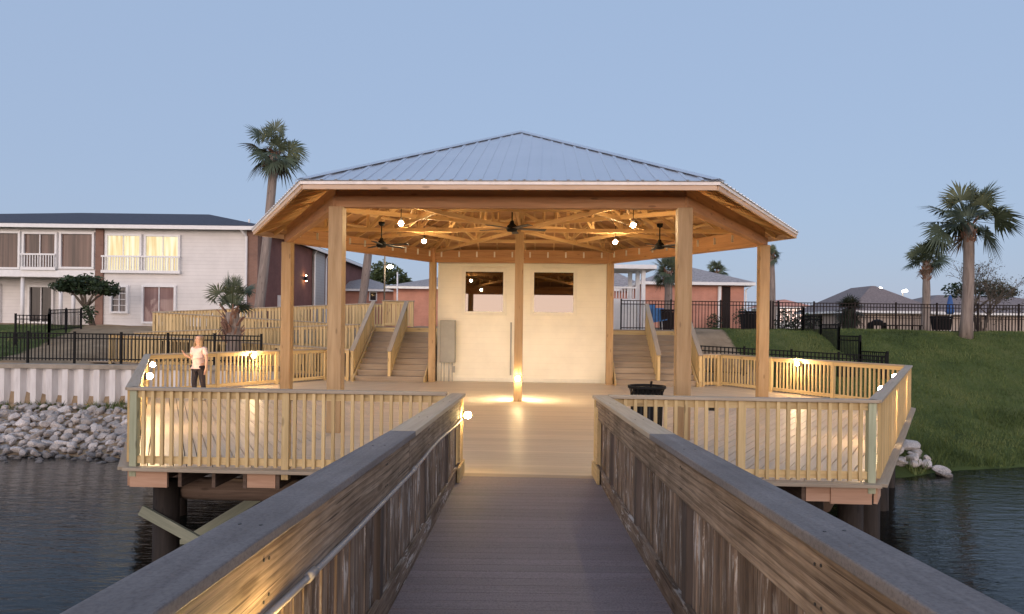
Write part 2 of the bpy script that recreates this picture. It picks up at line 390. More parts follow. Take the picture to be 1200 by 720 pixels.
# ------------------------------------------------------------------ frames of reference
TH = math.radians(2.7); CT = math.cos(TH); ST = math.sin(TH); CX, CY = .16, 16.2
def L(x, y, z=0.0): return Vector((CX + x * CT + y * ST, CY - x * ST + y * CT, z))
def LV(x, y, z=0.0): return Vector((x * CT + y * ST, -x * ST + y * CT, z))
TW = math.radians(1.1)
def wz(d): return .35 - .047 * d if d < 4.5 else max(0.0, .1385 - .0365 * (d - 4.5))
def Wk(x, d, z=0.0): return Vector((.06 + d * math.tan(TW) + x, d, wz(d) + z))
def hexv(S, k): return (S * math.cos(PI / 3 * k), S * math.sin(PI / 3 * k))
def clip(poly, nx, ny, c):       # keep nx*x+ny*y <= c
    out = []
    for i in range(len(poly)):
        a, b = poly[i], poly[(i + 1) % len(poly)]
        da = nx * a[0] + ny * a[1] - c; db = nx * b[0] + ny * b[1] - c
        if da <= 0: out.append(a)
        if (da < 0 < db) or (db < 0 < da):
            t = da / (da - db); out.append((a[0] + (b[0] - a[0]) * t, a[1] + (b[1] - a[1]) * t))
    return out
def boards(mb, poly, ud, width, gap, z0, z1, xf=None):
    ud = Vector((ud[0], ud[1], 0)).normalized(); vd = Vector((-ud.y, ud.x, 0))
    vs = [p[0] * vd.x + p[1] * vd.y for p in poly]; v = min(vs)
    while v < max(vs):
        q = clip(clip(poly, vd.x, vd.y, v + width), -vd.x, -vd.y, -v)
        if len(q) > 2:
            if xf: q = [tuple(xf(*p))[:2] for p in q]
            mb.prism(q, z0, z1, (ud.x, ud.y))
        v += width + gap

# ------------------------------------------------------------------ world
world = bpy.data.worlds.new('World'); scene.world = world; world.use_nodes = True
wt = world.node_tree; bg = wt.nodes['Background']
sky = wt.nodes.new('ShaderNodeTexSky'); sky.sky_type = 'NISHITA'; sky.sun_disc = False
SUN_EL = math.radians(3.5); SUN_AZ = math.radians(200)
sky.sun_elevation = SUN_EL; sky.sun_rotation = SUN_AZ; sky.air_density = 1.0; sky.dust_density = .6; sky.ozone_density = 2.2
# dusk air: the clear-sky model evened out by the even blue of the time after sunset, with the afterglow low behind the viewer
def wn(typ, **kw):
    n = wt.nodes.new(typ)
    for k, v in kw.items(): setattr(n, k, v)
    return n
tc = wn('ShaderNodeTexCoord'); sx = wn('ShaderNodeSeparateXYZ'); wt.links.new(tc.outputs['Generated'], sx.inputs[0])
el = wn('ShaderNodeValToRGB'); wt.links.new(sx.outputs[2], el.inputs[0]); cr = el.color_ramp
cr.elements[0].position = 0.0; cr.elements[0].color = (2.22, 2.66, 3.72, 1)
cr.elements[1].position = .55; cr.elements[1].color = (2.00, 2.66, 3.88, 1)
e_ = cr.elements.new(.16); e_.color = (2.14, 2.72, 3.86, 1)
mx = wn('ShaderNodeMix', data_type='RGBA'); mx.inputs[0].default_value = .82
wt.links.new(sky.outputs[0], mx.inputs[6]); wt.links.new(el.outputs[0], mx.inputs[7])
gy = wn('ShaderNodeMapRange'); gy.inputs[1].default_value = .15; gy.inputs[2].default_value = -1.0; wt.links.new(sx.outputs[1], gy.inputs[0])
gz = wn('ShaderNodeMapRange'); gz.inputs[1].default_value = .75; gz.inputs[2].default_value = .0; wt.links.new(sx.outputs[2], gz.inputs[0])
gm_ = wn('ShaderNodeMath', operation='MULTIPLY'); wt.links.new(gy.outputs[0], gm_.inputs[0]); wt.links.new(gz.outputs[0], gm_.inputs[1])
gl = wn('ShaderNodeMix', data_type='RGBA', blend_type='ADD'); gl.inputs[7].default_value = (13.0, 10.0, 8.6, 1)
wt.links.new(gm_.outputs[0], gl.inputs[0]); wt.links.new(mx.outputs[2], gl.inputs[6])
wt.links.new(gl.outputs[2], bg.inputs['Color']); bg.inputs['Strength'].default_value = .1
sun_d = bpy.data.lights.new('sun', 'SUN'); sun = bpy.data.objects.new('sun', sun_d); COL.objects.link(sun)
sun_d.energy = .6; sun_d.angle = math.radians(40); sun_d.color = (1, .80, .66)
sdir = Vector((math.sin(SUN_AZ) * math.cos(SUN_EL), math.cos(SUN_AZ) * math.cos(SUN_EL), math.sin(SUN_EL)))
sun.rotation_euler = (-sdir).to_track_quat('-Z', 'Y').to_euler()
vs_ = scene.view_settings; vs_.view_transform = 'Standard'; vs_.look = 'None'; vs_.exposure = 1.0; vs_.gamma = 1
try:
    scene.render.engine = 'CYCLES'
    scene.cycles.use_denoising = True; scene.cycles.denoiser = 'OPENIMAGEDENOISE'
    scene.cycles.denoising_input_passes = 'RGB_ALBEDO_NORMAL'
    scene.cycles.max_bounces = 6; scene.cycles.sample_clamp_indirect = 6
except Exception: pass

# ------------------------------------------------------------------ ground, water
def sm(a, b, x):
    t = min(1, max(0, (x - a) / (b - a))); return t * t * (3 - 2 * t)
def lerp(a, b, t): return a + (b - a) * t
def shore(x): return 15.6 + min(max(x - 9.5, -1), 12) * .3
def Hleft(x, y):
    if y < 20.2:
        return max(-3.4, -1.58 + (y - 16.1) * .23)
    base = .5 + min(1, (y - 20.3) / 13.0)
    ramp = .049 * (-x - 5.2) - .28
    if y > 27.8: k = sm(27.8, 31, y); ramp = lerp(ramp + 1.0, base, k)
    elif y > 22: ramp += (y - 22) / 5.8 * 1.0
    w = sm(-14.8, -13.7, x)
    return lerp(base, min(base, ramp), w)
def Hmid(x, y):
    if y < 20.6: return max(-3.4, -2.2 + (y - 20) * .2)
    return min(1.62, -2.0 + (y - 20.6) * .95)
def Hright(x, y):
    ys = shore(x); z = -1.5 + (y - ys) * (3.25 / (25.5 - ys))
    if y > 24: z = lerp(z, 1.72, sm(23.5, 27, y))
    return max(-3.4, min(1.72, z))
def H(x, y):
    if y < -60: return -3.4 + 4.6 * sm(60, 85, -y)
    n = mnoise.noise(Vector((x * .5, y * .5, 0))) * .10 + mnoise.noise(Vector((x * 1.7, y * 1.7, 4))) * .04
    wl = 1 - sm(-6.2, -5.0, x); wr = sm(5.6, 7.6, x)
    z = Hleft(x, y) * wl + Hright(x, y) * wr + Hmid(x, y) * max(0, 1 - wl - wr)
    if y > 80: z = lerp(z, 1.7, sm(80, 120, y))
    return z + n * (1 if y < 60 else .3)
def soil(x, y):
    s = 0.0
    if x < -5 and y > 20.2: s = max(s, sm(-.6, .6, x + 15.6 + .43 * (y - 20.5)))
    if -15 < x < -4.5 and 20.2 < y < 28: s = 1
    if 5.4 < x < 8.6 and y > 20: s = max(s, 1 - sm(.7, 1.5, abs(x - (6.6 + .05 * (y - 21)))))
    if -5 < x < 5.6: s = max(s, .85)
    if x < -5 and y < 20.2: s = 1
    if -60 < x < 60 and y > 34 and x < -5: s = max(s, .9)
    return s
def axis(segs):
    out = []
    for a, b, st in segs:
        n = max(1, round((b - a) / st)); out += [a + (b - a) * i / n for i in range(n)]
    return out + [segs[-1][1]]
xs = axis([(-600, -60, 60), (-60, -28, 3), (-28, 26, .45), (26, 60, 3), (60, 600, 60)])
ys = axis([(-600, -100, 60), (-100, -55, 5), (-55, 11, 6), (11, 20.1, .45), (20.1, 20.3, .2), (20.3, 40, .5), (40, 70, 3), (70, 130, 10), (130, 900, 110)])
gm = MB(); gm.v = [(x, y, H(x, y)) for y in ys for x in xs]; nx_ = len(xs)
for j in range(len(ys) - 1):
    for i in range(nx_ - 1):
        a = j * nx_ + i; gm.f.append((a, a + 1, a + nx_ + 1, a + nx_)); gm.uv.append([(0, 0)] * 4); gm.rn.append(0)
g = gm.build('ground', M['ground'], smooth=True); tag(g, kind='structure')
sa = g.data.attributes.new('soil', 'FLOAT', 'POINT'); sa.data.foreach_set('value', [soil(v[0], v[1]) for v in gm.v])
wm = MB(); wm.face([(-400, -100, -1.5), (400, -100, -1.5), (400, 24, -1.5), (-400, 24, -1.5)])
tag(wm.build('water', M['water']), kind='structure')

# grass blades
def blades(mb, n, xr, yr, ok, hmin, hmax):
    for _ in range(n):
        x = U(*xr); y = U(*yr)
        if not ok(x, y): continue
        k = mnoise.noise(Vector((x * .7, y * .7, 9)))
        h = U(hmin, hmax) * (1 + .8 * max(0, k)); a = U(0, 2 * PI); w = U(.008, .016); z = H(x, y) - .01
        dx, dy = math.cos(a) * w, math.sin(a) * w; lx, ly = U(-.6, .6) * h, U(-.6, .6) * h
        mb.face([(x - dx, y - dy, z), (x + dx, y + dy, z), (x + lx, y + ly, z + h)], [(0, 0)] * 3, min(1, max(0, R() * .55 + k * .7 + .22 + .35 * mnoise.noise(Vector((x * .22, y * .22, 5))))))
gb = MB()
okr = lambda x, y: H(x, y) > -1.48 and soil(x, y) < .5 and x > 5.8 and not (x < 9.2 and y < 21 and x < 9.4 - (y - 15.8) * .6)
blades(gb, 95000, (5.8, 21), (15.2, 27.5), okr, .035, .095)
blades(gb, 9000, (9.0, 20), (15.4, 19.5), lambda x, y: okr(x, y) and (mnoise.noise(Vector((x * .6, y * .6, 2))) > .12 or y < shore(x) + .5), .14, .32)
blades(gb, 26000, (-30, -12), (20.5, 33), lambda x, y: soil(x, y) < .5, .05, .1)
blades(gb, 2600, (-20, -7.5), (19.3, 19.95), lambda x, y: mnoise.noise(Vector((x * .9, 0, 3))) > -.1, .06, .22)
tag(gb.build('grass', M['grass']), 'rough green grass on the banks', 'grass', kind='stuff')

# ------------------------------------------------------------------ walkway
wb = MB(); y = -2.2
while y < 8.17:
    y1 = min(y + .137, 8.175); z0 = wz(y); z1 = wz(y1)
    a = [Wk(-.9, y, 0), Wk(.9, y, 0), Wk(.9, y1, 0), Wk(-.9, y1, 0)]; b = [p - Vector((0, 0, .03)) for p in a]; rn = R()
    wb.mesh_poly(a + b, [(0, 1, 2, 3), (7, 6, 5, 4), (0, 4, 5, 1), (1, 5, 6, 2), (2, 6, 7, 3), (3, 7, 4, 0)], rn,
                 [(0, 0), (1.8, 0), (1.8, .137), (0, .137), (0, .03), (1.8, .03), (1.8, .16), (0, .16)])
    y = y1 + .0035
walk = tag(wb.build('walkway', M['walk']), kind='structure')
st = MB()
for x in (-.8, 0, .8): st.beam(Wk(x, -2.2, -.16), Wk(x, 4.5, -.16), .05, .24); st.beam(Wk(x, 4.5, -.16), Wk(x, 8.0, -.16), .05, .24)
st.build('stringer', M['old_post'], walk)

def walkway_rail(s, label):
    root = thing('walkway_railing', Wk(s * .86, 0, 0), label, 'railing', 'weathered railings along the walkway')
    segs = [(-2.2, 1.15), (1.15, 4.5), (4.5, 8.3)]
    for k, (a, b) in enumerate(segs):
        e = .004
        m = MB(); m.beam(Wk(s * .8675, a + e, .972), Wk(s * .8675, b - e, .972), .178, .038)
        o = m.build('cap_board', M['old_cap'] if k < 2 else M['cap'], root, bevel=.006)
        m = MB(); m.beam(Wk(s * .838, a + e, .83), Wk(s * .838, b - e, .83), .036, .235)
        m.build('fascia_board', M['old_fascia'], root, bevel=.004)
        m = MB(); m.beam(Wk(s * .847, a + e, .075), Wk(s * .847, b - e, .075), .034, .15)
        m.build('toe_board', M['old'], root, bevel=.003)
    posts = [-1.6, .2, 2.0, 3.75, 5.4, 7.0]
    m = MB(); m.tube([(0, 0, 0), (0, 0, .0025)], .0055, 8); top_s = m.data('screw_head', M['darkplastic'])
    m = MB(); m.tube([(0, 0, 0), (-s * .0025, 0, 0)], .0055, 8); side_s = m.data('screw_head', M['darkplastic'])
    for py in posts:
        for dz in (.77, .89):
            for dy in (-.02, .02): put(side_s, 'screw_head', root, Wk(s * .8195, py + dy + U(-.004, .004), dz + U(-.006, .006)))
        for dx in (-.035, .03): put(top_s, 'screw_head', root, Wk(s * (.868 + dx), py + U(-.01, .01), .9905))
    for py in posts:
        m = MB(); m.beam(Wk(s * .885, py, -.3), Wk(s * .885, py, .945), .09, .09); m.build('post', M['old_post'], root)
    pm = []
    for q in range(6):
        m = MB(); w = U(.072, .094); m.beam((0, 0, -.12), (0, 0, .94), w, .02, (0, 1, 0)); pm.append(m.data('picket', M['old']))
    y = -2.1
    while y < 8.15:
        if all(abs(y - p) > .085 for p in posts):
            put(pm[int(R() * 6)], 'picket', root, Wk(s * (.878 + U(-.004, .004)), y, 0), PI / 2 - TW + U(-.03, .03))
        y += .108
    m = MB(); m.beam(Wk(s * .87, 8.26, -.2), Wk(s * .87, 8.26, .95), .13, .09); m.build('end_post', M['pine'], root, bevel=.004)
    m = MB(); m.beam(Wk(s * .80, 7.7, .09), Wk(s * .80, 8.34, .09), .03, .17); m.build('end_board', M['pine'], root, bevel=.003)
    m = MB(); m.beam(Wk(s * .82, 7.98, .52), Wk(s * .82, 8.34, .52), .02, .66); m.build('end_panel', M['pine'], root, bevel=.003)
    return root
walkway_rail(-1, 'weathered wooden railing left of the walkway, with a pale conduit along it')
walkway_rail(1, 'weathered grey railing on the right of the walkway, with peeling paint on its pickets')
pts = [Wk(-.812, -2.0, .712)] + [Wk(-.812 + .004 * math.sin(d * 3), d, .712 + .012 * math.sin(d * 1.3) - .03 * sm(6, 8, d)) for d in [i * .5 for i in range(-3, 16)]] + [Wk(-.80, 8.0, .70)]
cd = MB(); cd.tube(pts, .013, 8)
for d in (2.35, 4.6): cd.tube([Wk(-.812, d, .712 + .012 * math.sin(d * 1.3)), Wk(-.812, d + .09, .712 + .012 * math.sin((d + .09) * 1.3))], .019, 8)
single(cd, 'conduit', M['pipe'], 'pale electrical conduit running along the inner face of the left walkway railing', 'conduit', smooth=True)

# ------------------------------------------------------------------ platform deck
S = 9.15
hexp = [hexv(S - .05, k) for k in range(6)]
hexc = clip(hexp, 0, 1, 5.25)
db = MB(); PX = 2.885
boards(db, clip(clip(hexc, 1, 0, PX), -1, 0, PX), (1, 0), .137, .006, -.03, 0, L)
fl = Vector(hexv(S, 4)) - Vector(hexv(S, 3)); bl = Vector(hexv(S, 3)) - Vector(hexv(S, 2))
for sx in (-1, 1):
    side = clip(hexc, -sx, 0, -PX - .006)
    f = clip(side, 0, 1, 0); b = clip(side, 0, -1, -.006)
    boards(db, f, (fl.x * -sx, fl.y), .135, .012, -.03, 0, L)
    boards(db, b, (bl.x * -sx, bl.y), .135, .012, -.03, 0, L)
deck = tag(db.build('deck', M['deck']), kind='structure')
eb = MB()
for k in (2, 3, 4, 5, 0):          # edges of the deck, k -> k+1
    a = Vector(hexv(S + .075, k)); b = Vector(hexv(S + .075, k + 1))
    if k == 2: a = a + (b - a) * ((a.y - 5.2) / (a.y - b.y))
    if k == 0: b = a + (b - a) * (5.2 / b.y)
    d_ = (b - a).normalized() * .01
    eb.beam(L(*(a + d_), -.012), L(*(b - d_), -.012), .16, .04)
eb.build('edge_board', M['cap'], deck, bevel=.004)
jb = MB(); bb = MB(); rb = MB()
for k in (3, 4, 5):
    a = Vector(hexv(S + .02, k)); b = Vector(hexv(S + .02, k + 1)); e = b - a; n = e.length; e /= n; inn = Vector((-e.y, e.x))
    t_ = .25; q = 0; last = None
    while t_ < n - .2:
        p = a + e * t_; ln = min(4.5, 1.6 * min(t_, n - t_) + .5)
        jb.beam(L(*p, -.14), L(*(p + inn * ln), -.14), .045, .2)
        if last is not None and q % 4 in (0,):
            m1 = last + e * .03; m2 = p - e * .03
            rb.beam(L(*(m1 + inn * .02), -.135), L(*(m2 + inn * .02), -.135), .04, .19)
        last = p; t_ += .42 + U(-.03, .03); q += 1
    for tt in (0.0, n - .55):
        rb.beam(L(*(a + e * (tt + .02) + inn * .0), -.15), L(*(a + e * (tt + .5) + inn * .0), -.15), .04, .2)
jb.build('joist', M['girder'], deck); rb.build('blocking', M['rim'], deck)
gb_ = MB()
for k in range(6):
    a = L(*hexv(S - .75, k), -.42); b = L(*hexv(S - .75, k + 1), -.42); gb_.tube([a, b], .15, 10)
    a = L(*hexv(S - 4, k), -.4); b = L(*hexv(S - 4, k + 1), -.4); gb_.tube([a, b], .15, 10)
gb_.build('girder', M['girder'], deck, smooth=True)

def pile(x, y, label, r=.17, top=-.28, braces=()):
    p = L(x, y, top); root = thing('timber_pile', (p.x, p.y, -3.6), label, 'piling', 'timber piles under the deck')
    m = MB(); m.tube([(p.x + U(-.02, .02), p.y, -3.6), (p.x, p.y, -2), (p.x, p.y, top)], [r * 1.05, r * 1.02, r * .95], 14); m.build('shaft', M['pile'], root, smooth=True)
    for a, b, mt in braces:
        m = MB(); m.beam(a, b, .05, .135); m.build('brace', mt, root, bevel=.004)
    return root
v4 = hexv(S - .55, 4); v5 = hexv(S - .55, 5); v3 = hexv(S - .6, 3); v0 = hexv(S - .6, 0)
pl = L(*v4); pile(v4[0] - .08, v4[1], 'dark timber pile under the front left deck corner, with a pale green diagonal brace',
     braces=[((pl.x - .30, pl.y - .21, -.62), (pl.x + 2.2, pl.y - .21, -1.95), M['brace']), ((-3.3, 10.1, -.5), (-5.3, 10.1, -1.75), M['brace'])])
pr = L(*v5); pile(v5[0] - .25, v5[1] + .1, 'dark timber pile under the front right deck corner, nearest the walkway',
     braces=[((pr.x - 2.3, pr.y + .5, -1.5), (pr.x - .1, pr.y + .5, -.6), M['girder'])])
pile(v5[0] + .55, v5[1] + .75, 'dark timber pile just behind the front right corner pile')
pile(v3[0] + .2, v3[1], 'dark timber pile under the far left deck corner')
pile(v0[0] - .3, v0[1] - .4, 'dark timber pile under the far right deck corner')
for t_, nm in ((.3, 'second dark timber pile along the right deck edge'), (.55, 'third dark timber pile along the right deck edge'), (.8, 'fourth dark timber pile along the right deck edge')):
    x = lerp(v5[0], v0[0], t_); y_ = lerp(v5[1], v0[1], t_); pile(x + .22, y_, nm)
for t_, nm in ((.35, 'second dark timber pile along the left deck edge'), (.7, 'third dark timber pile along the left deck edge')):
    pile(lerp(v4[0], v3[0], t_) + .1, lerp(v4[1], v3[1], t_), nm)
pile(-1.6, v4[1] + .1, 'dark timber pile under the deck left of the walkway'); pile(1.9, v4[1] + .1, 'dark timber pile under the deck right of the walkway')
for x, y_, nm in ((-3, -2.5, 'dark timber pile deep under the left half of the deck'), (3, -2.5, 'dark timber pile deep under the right half of the deck')): pile(x, y_, nm)

# ------------------------------------------------------------------ railings
def railing(A, B, label, group=None, h=1.0, cat='railing', cap_w=.145, capmat='cap', wmat='pine', post_sp=1.8, bal_sp=.117, out=1,
            ends=(True, True), post_mats=None, bal_w=.038, name='deck_railing', bottom=.09, post_bottom=-.12):
    """A, B at floor level. out: side (+1 left of A->B, -1 right) on which the balusters are nailed."""
    A = Vector(A); B = Vector(B); root = thing(name, A, label, cat, group)
    d = Vector((B.x - A.x, B.y - A.y, 0)); n = d.length; e = d / n; sl = (B.z - A.z) / n; sd = Vector((-e.y, e.x, 0)) * out
    rz = math.atan2(e.y, e.x)
    def Pt(t, z, o=0.0): return A + e * t + sd * o + Vector((0, 0, sl * t + z))
    m = MB(); m.beam(Pt(-.02, h - .019), Pt(n + .02, h - .019), cap_w, .038); m.build('cap_board', M[capmat], root, bevel=.005)
    m = MB(); m.beam(Pt(0, h - .085), Pt(n, h - .085), .036, .09); m.build('top_rail', M[wmat], root)
    m = MB(); m.beam(Pt(0, bottom), Pt(n, bottom), .036, .09); m.build('bottom_rail', M[wmat], root)
    k = max(1, round(n / post_sp)); pt = [n * i / k for i in range(k + 1)]
    for i, t in enumerate(pt):
        if i == 0 and not ends[0] or i == k and not ends[1]: continue
        mt = (post_mats or {}).get(i, wmat); t = min(max(t, .045), n - .045)
        m = MB(); m.beam(Pt(t, post_bottom), Pt(t, h - .04), .09, .09, tuple(e)); m.build('post', M[mt], root, bevel=.004)
    m = MB(); m.beam((0, 0, .03), (0, 0, h - .042), bal_w, .036, (0, 1, 0)); bmesh_ = m.data('baluster', M[wmat])
    nb = int(n / bal_sp)
    for i in range(nb):
        t = (i + .5) * n / nb
        if any(abs(t - q) < .07 for q in pt): continue
        put(bmesh_, 'baluster', root, Pt(t, 0, .036), rz + U(-.02, .02))
    return root
rv = [L(*hexv(S, k)) for k in range(6)]
yF = hexv(S, 4)[1]
DR = 'pine railings round the deck'
railing(L(hexv(S, 4)[0], yF), L(-.60, yF), 'front pine railing left of the walkway opening, along the water side of the deck', DR, post_mats={0: 'pine_green'}, out=-1)
railing(L(1.42, yF), L(hexv(S, 5)[0], yF), 'front pine railing right of the walkway opening, behind the black trash bin', DR, post_mats={2: 'pine_green'}, out=-1)
railing(rv[3], rv[4], 'side pine railing on the left edge of the deck, carrying two glowing lamps', DR, out=-1, ends=(True, False))
railing(rv[5], rv[0], 'side pine railing on the right edge of the deck, running out over the water', DR, out=-1, ends=(False, True))
tL = .625; railing(rv[3], rv[3] + (rv[2] - rv[3]) * tL, 'back left pine railing of the deck, behind the standing person', DR, out=1, ends=(False, True))
tR = .66; railing(rv[0], rv[0] + (rv[1] - rv[0]) * tR, 'back right pine railing of the deck, below the grassy bank', DR, out=-1, ends=(False, True))

railing(L(6.08, 5.12), L(5.5, 4.9), 'short pine railing closing the deck right of the right stairs', DR, out=1)
railing(L(-5.5, 4.75), L(-6.15, 4.75), 'short pine railing closing the deck left of the left stairs', DR, out=1)
# ------------------------------------------------------------------ pavilion
pav = thing('pavilion', L(0, 0), 'open hexagonal timber pavilion with a blue grey metal hip roof over the deck', 'pavilion')
SE = 6.55; AE = SE * math.sin(PI / 3); ZE, ZA = 4.10, 6.47
SP_ = 5.77; AP = SP_ * math.sin(PI / 3)
def zr(a): return ZA - (ZA - ZE) * a / AE           # roof plane height at apothem distance a
posts = [hexv(SP_, k) for k in range(6)]
posts[1] = (2.66, 5.0); posts[2] = (-2.92, 5.0); posts[3] = (-5.66, 0)
for k, p in enumerate(posts):
    m = MB(); w = .235 if k in (3, 4, 5, 0) else .21
    m.beam(L(*p, 0), L(*p, 3.78), w, w, tuple(LV(0, 1))); m.build('post', M['post'], pav, bevel=.008)
    m = MB(); m.beam(L(p[0] * .985, p[1] * .985, 3.78), L(p[0] * .985, p[1] * .985, 4.2), .10, .14, tuple(LV(0, 1))); m.build('post_extension', M['beam'], pav)
m = MB(); m.beam(L(0, 0, 0), L(0, 0, 4.75), .20, .20, tuple(LV(0, 1))); m.build('center_post', M['post'], pav, bevel=.008)
for k in range(6):
    a = Vector(posts[k]); b = Vector(posts[(k + 1) % 6]); e = (b - a).normalized(); out = Vector((e.y, -e.x))
    m = MB(); m.beam(L(*(a - e * .06), 3.865), L(*(b + e * .06), 3.865), .14, .19); m.build('beam', M['beam'], pav, bevel=.005)
    m = MB(); m.beam(L(*(a + out * -.015), 4.065), L(*(b + out * -.015), 4.065), .105, .205); m.build('beam', M['beam'], pav)
roof_m = {}
for k in range(6):
    E0 = Vector(hexv(SE, k)); E1 = Vector(hexv(SE, k + 1)); mid = (E0 + E1) / 2; e = (E1 - E0).normalized(); inn = (-mid).normalized()
    up3 = LV(inn.x * AE, inn.y * AE, ZA - ZE); sl = up3.length; up3 /= sl; e3 = LV(e.x, e.y); nrm = e3.cross(up3).normalized(); M0 = L(mid.x, mid.y, ZE)
    def RP(t, s, h=0.0): return M0 + e3 * t + up3 * s + nrm * h
    m = MB(); hs = SE / 2
    tri = [RP(-hs, -.03), RP(hs, -.03), RP(0, sl)]; low = [p - nrm * .012 for p in tri]
    m.mesh_poly(tri + low, [(0, 1, 2), (5, 4, 3), (0, 3, 4, 1), (1, 4, 5, 2), (2, 5, 3, 0)], R(), [(p.x, p.y) for p in tri + low])
    t_ = -hs + .12
    while t_ < hs - .05:
        ln = sl * (1 - abs(t_) / hs)
        if ln > .12: m.beam(RP(t_, -.035, .009), RP(t_, ln - .05, .007), .045, .016, tuple(nrm), )
        t_ += .2286
    m.build('roof_panel', M['roof'], pav)
    m = MB(); tri = [RP(-hs + .02, .0, -.016), RP(hs - .02, .0, -.016), RP(0, sl - .03, -.016)]; low = [p - nrm * .012 for p in tri]
    m.mesh_poly(tri + low, [(0, 1, 2), (5, 4, 3), (0, 3, 4, 1), (1, 4, 5, 2), (2, 5, 3, 0)], R(), [(0, 0), (SE, 0), (hs, sl)] * 2)
    m.build('roof_sheathing', M['soffit'], pav)
    # hip cap over the line E0 -> apex
    hp0 = L(*E0, ZE); ap = L(0, 0, ZA); hd = (ap - hp0).normalized()
    m = MB()
    kk = Vector(hexv(SE, k - 1)); e2 = (E0 - kk).normalized(); in2 = Vector((-e2.y, e2.x)); u2 = LV(in2.x * AE, in2.y * AE, ZA - ZE).normalized(); n2 = LV(e2.x, e2.y).cross(u2).normalized()
    for nn, other in ((nrm, e3), (n2, -LV(e2.x, e2.y))):
        w_ = nn.cross(hd).normalized(); w_ = w_ if w_.dot(other) > 0 else -w_
        base = nn * .024
        q = [hp0 + hd * .0 + base, hp0 + hd * .0 + w_ * .13 + base, ap - hd * .1 + w_ * .13 + base, ap + nn * .03]
        q2 = [p + nn * .006 for p in q]
        m.mesh_poly(q + q2, [(0, 1, 2, 3), (7, 6, 5, 4), (0, 4, 5, 1), (1, 5, 6, 2), (2, 6, 7, 3)], R())
    m.build('hip_cap', M['roof'], pav)
    # fascia and drip edge
    f0 = L(*E0, ZE - .085) - LV(0, 0); f1 = L(*E1, ZE - .085); i3 = LV(inn.x, inn.y) * .03
    m = MB(); m.beam(f0 + i3 + e3 * .03, f1 + i3 - e3 * .03, .04, .125); m.build('fascia', M['fascia'], pav, bevel=.004)
    m = MB(); m.beam(L(*E0, ZE - .045), L(*E1, ZE - .045), .022, .055); m.build('drip_edge', M['drip'], pav)
    # common rafters and purlins
    n_r = 11
    for i in range(1, n_r):
        t = -hs + SE * i / n_r; ln = sl * (1 - abs(t) / hs) - .05
        m = MB(); m.beam(RP(t, .04, -.075), RP(t, max(ln, .5), -.075), .04, .09, tuple(nrm)); m.build('rafter', M['truss'], pav)
    m = MB(); m.beam(RP(0 - hs + .05, .02, -.09), RP(0, sl - .05, -.09), .045, .14); m.build('hip_rafter', M['truss'], pav)
    for j in (1.15, 1.75, 2.35, 2.95, 3.6, 4.3, 5.0):
        hw = hs * (1 - j / sl) - .06
        m = MB(); m.beam(RP(-hw, j, -.145), RP(hw, j, -.145), .085, .036, tuple(nrm)); m.build('purlin', M['truss'], pav)
# radial trusses
tie = MB(); tie.beam((0, 0, -.10), (0, 0, .07), .045, .03); tie_d = tie.data('rafter_tie', M['galv'])
for q in range(12):
    ang = PI / 6 * q; a0 = SP_ if q % 2 == 0 else AP; ax = Vector((math.cos(ang), math.sin(ang)))
    rscale = (SE if q % 2 == 0 else AE); off = .17
    def TP(r, z): return L(ax.x * r, ax.y * r, z)
    top = lambda r: ZA - (ZA - ZE) * r / rscale - off - .05
    zb = 4.10 if q % 2 == 0 else 4.22
    m = MB(); m.beam(TP(.1, zb), TP(a0 - .02, zb), .045, .09); m.build('bottom_chord', M['truss'], pav)
    m = MB(); m.beam(TP(.1, top(.1)), TP(a0 - .05, top(a0 - .05)), .045, .09); m.build('top_chord', M['truss'], pav)
    m = MB(); rs = [a0 * f for f in (.2, .42, .64, .82)]
    for i, r in enumerate(rs):
        if top(r) - zb > .15: m.beam(TP(r, zb), TP(r, top(r)), .04, .07, tuple(LV(ax.x, ax.y)))
        r2 = rs[i + 1] if i + 1 < len(rs) else None
        if r2: m.beam(TP(r2, zb + .02), TP(r, top(r) - .02), .04, .07)
    m.build('web', M['truss'], pav)
# cross trusses spanning the ring
for k in range(6):
    p0 = Vector(hexv(AP * .98, k + .0)) * .98; p1 = Vector(hexv(AP * .98, k + 1)) * .98
    a = Vector(hexv(3.0, k)); b = Vector(hexv(3.0, k + 1))
    m = MB(); m.beam(L(*a, 4.16), L(*b, 4.16), .045, .09); mid = (a + b) / 2
    m.beam(L(*(a * .9), 4.2), L(*mid, 4.95), .04, .08); m.beam(L(*(b * .9), 4.2), L(*mid, 4.95), .04, .08)
    m.build('cross_tie', M['truss'], pav)
for k in (1, 0, 2):
    a = Vector(posts[k]); b = Vector(posts[(k + 1) % 6]); n = (b - a).length; e = (b - a) / n
    for i in range(10):
        p = a + e * n * (i + .5) / 10 - Vector((e.y, -e.x)) * .085
        put(tie_d, 'rafter_tie', pav, L(*p, 4.04), 0)

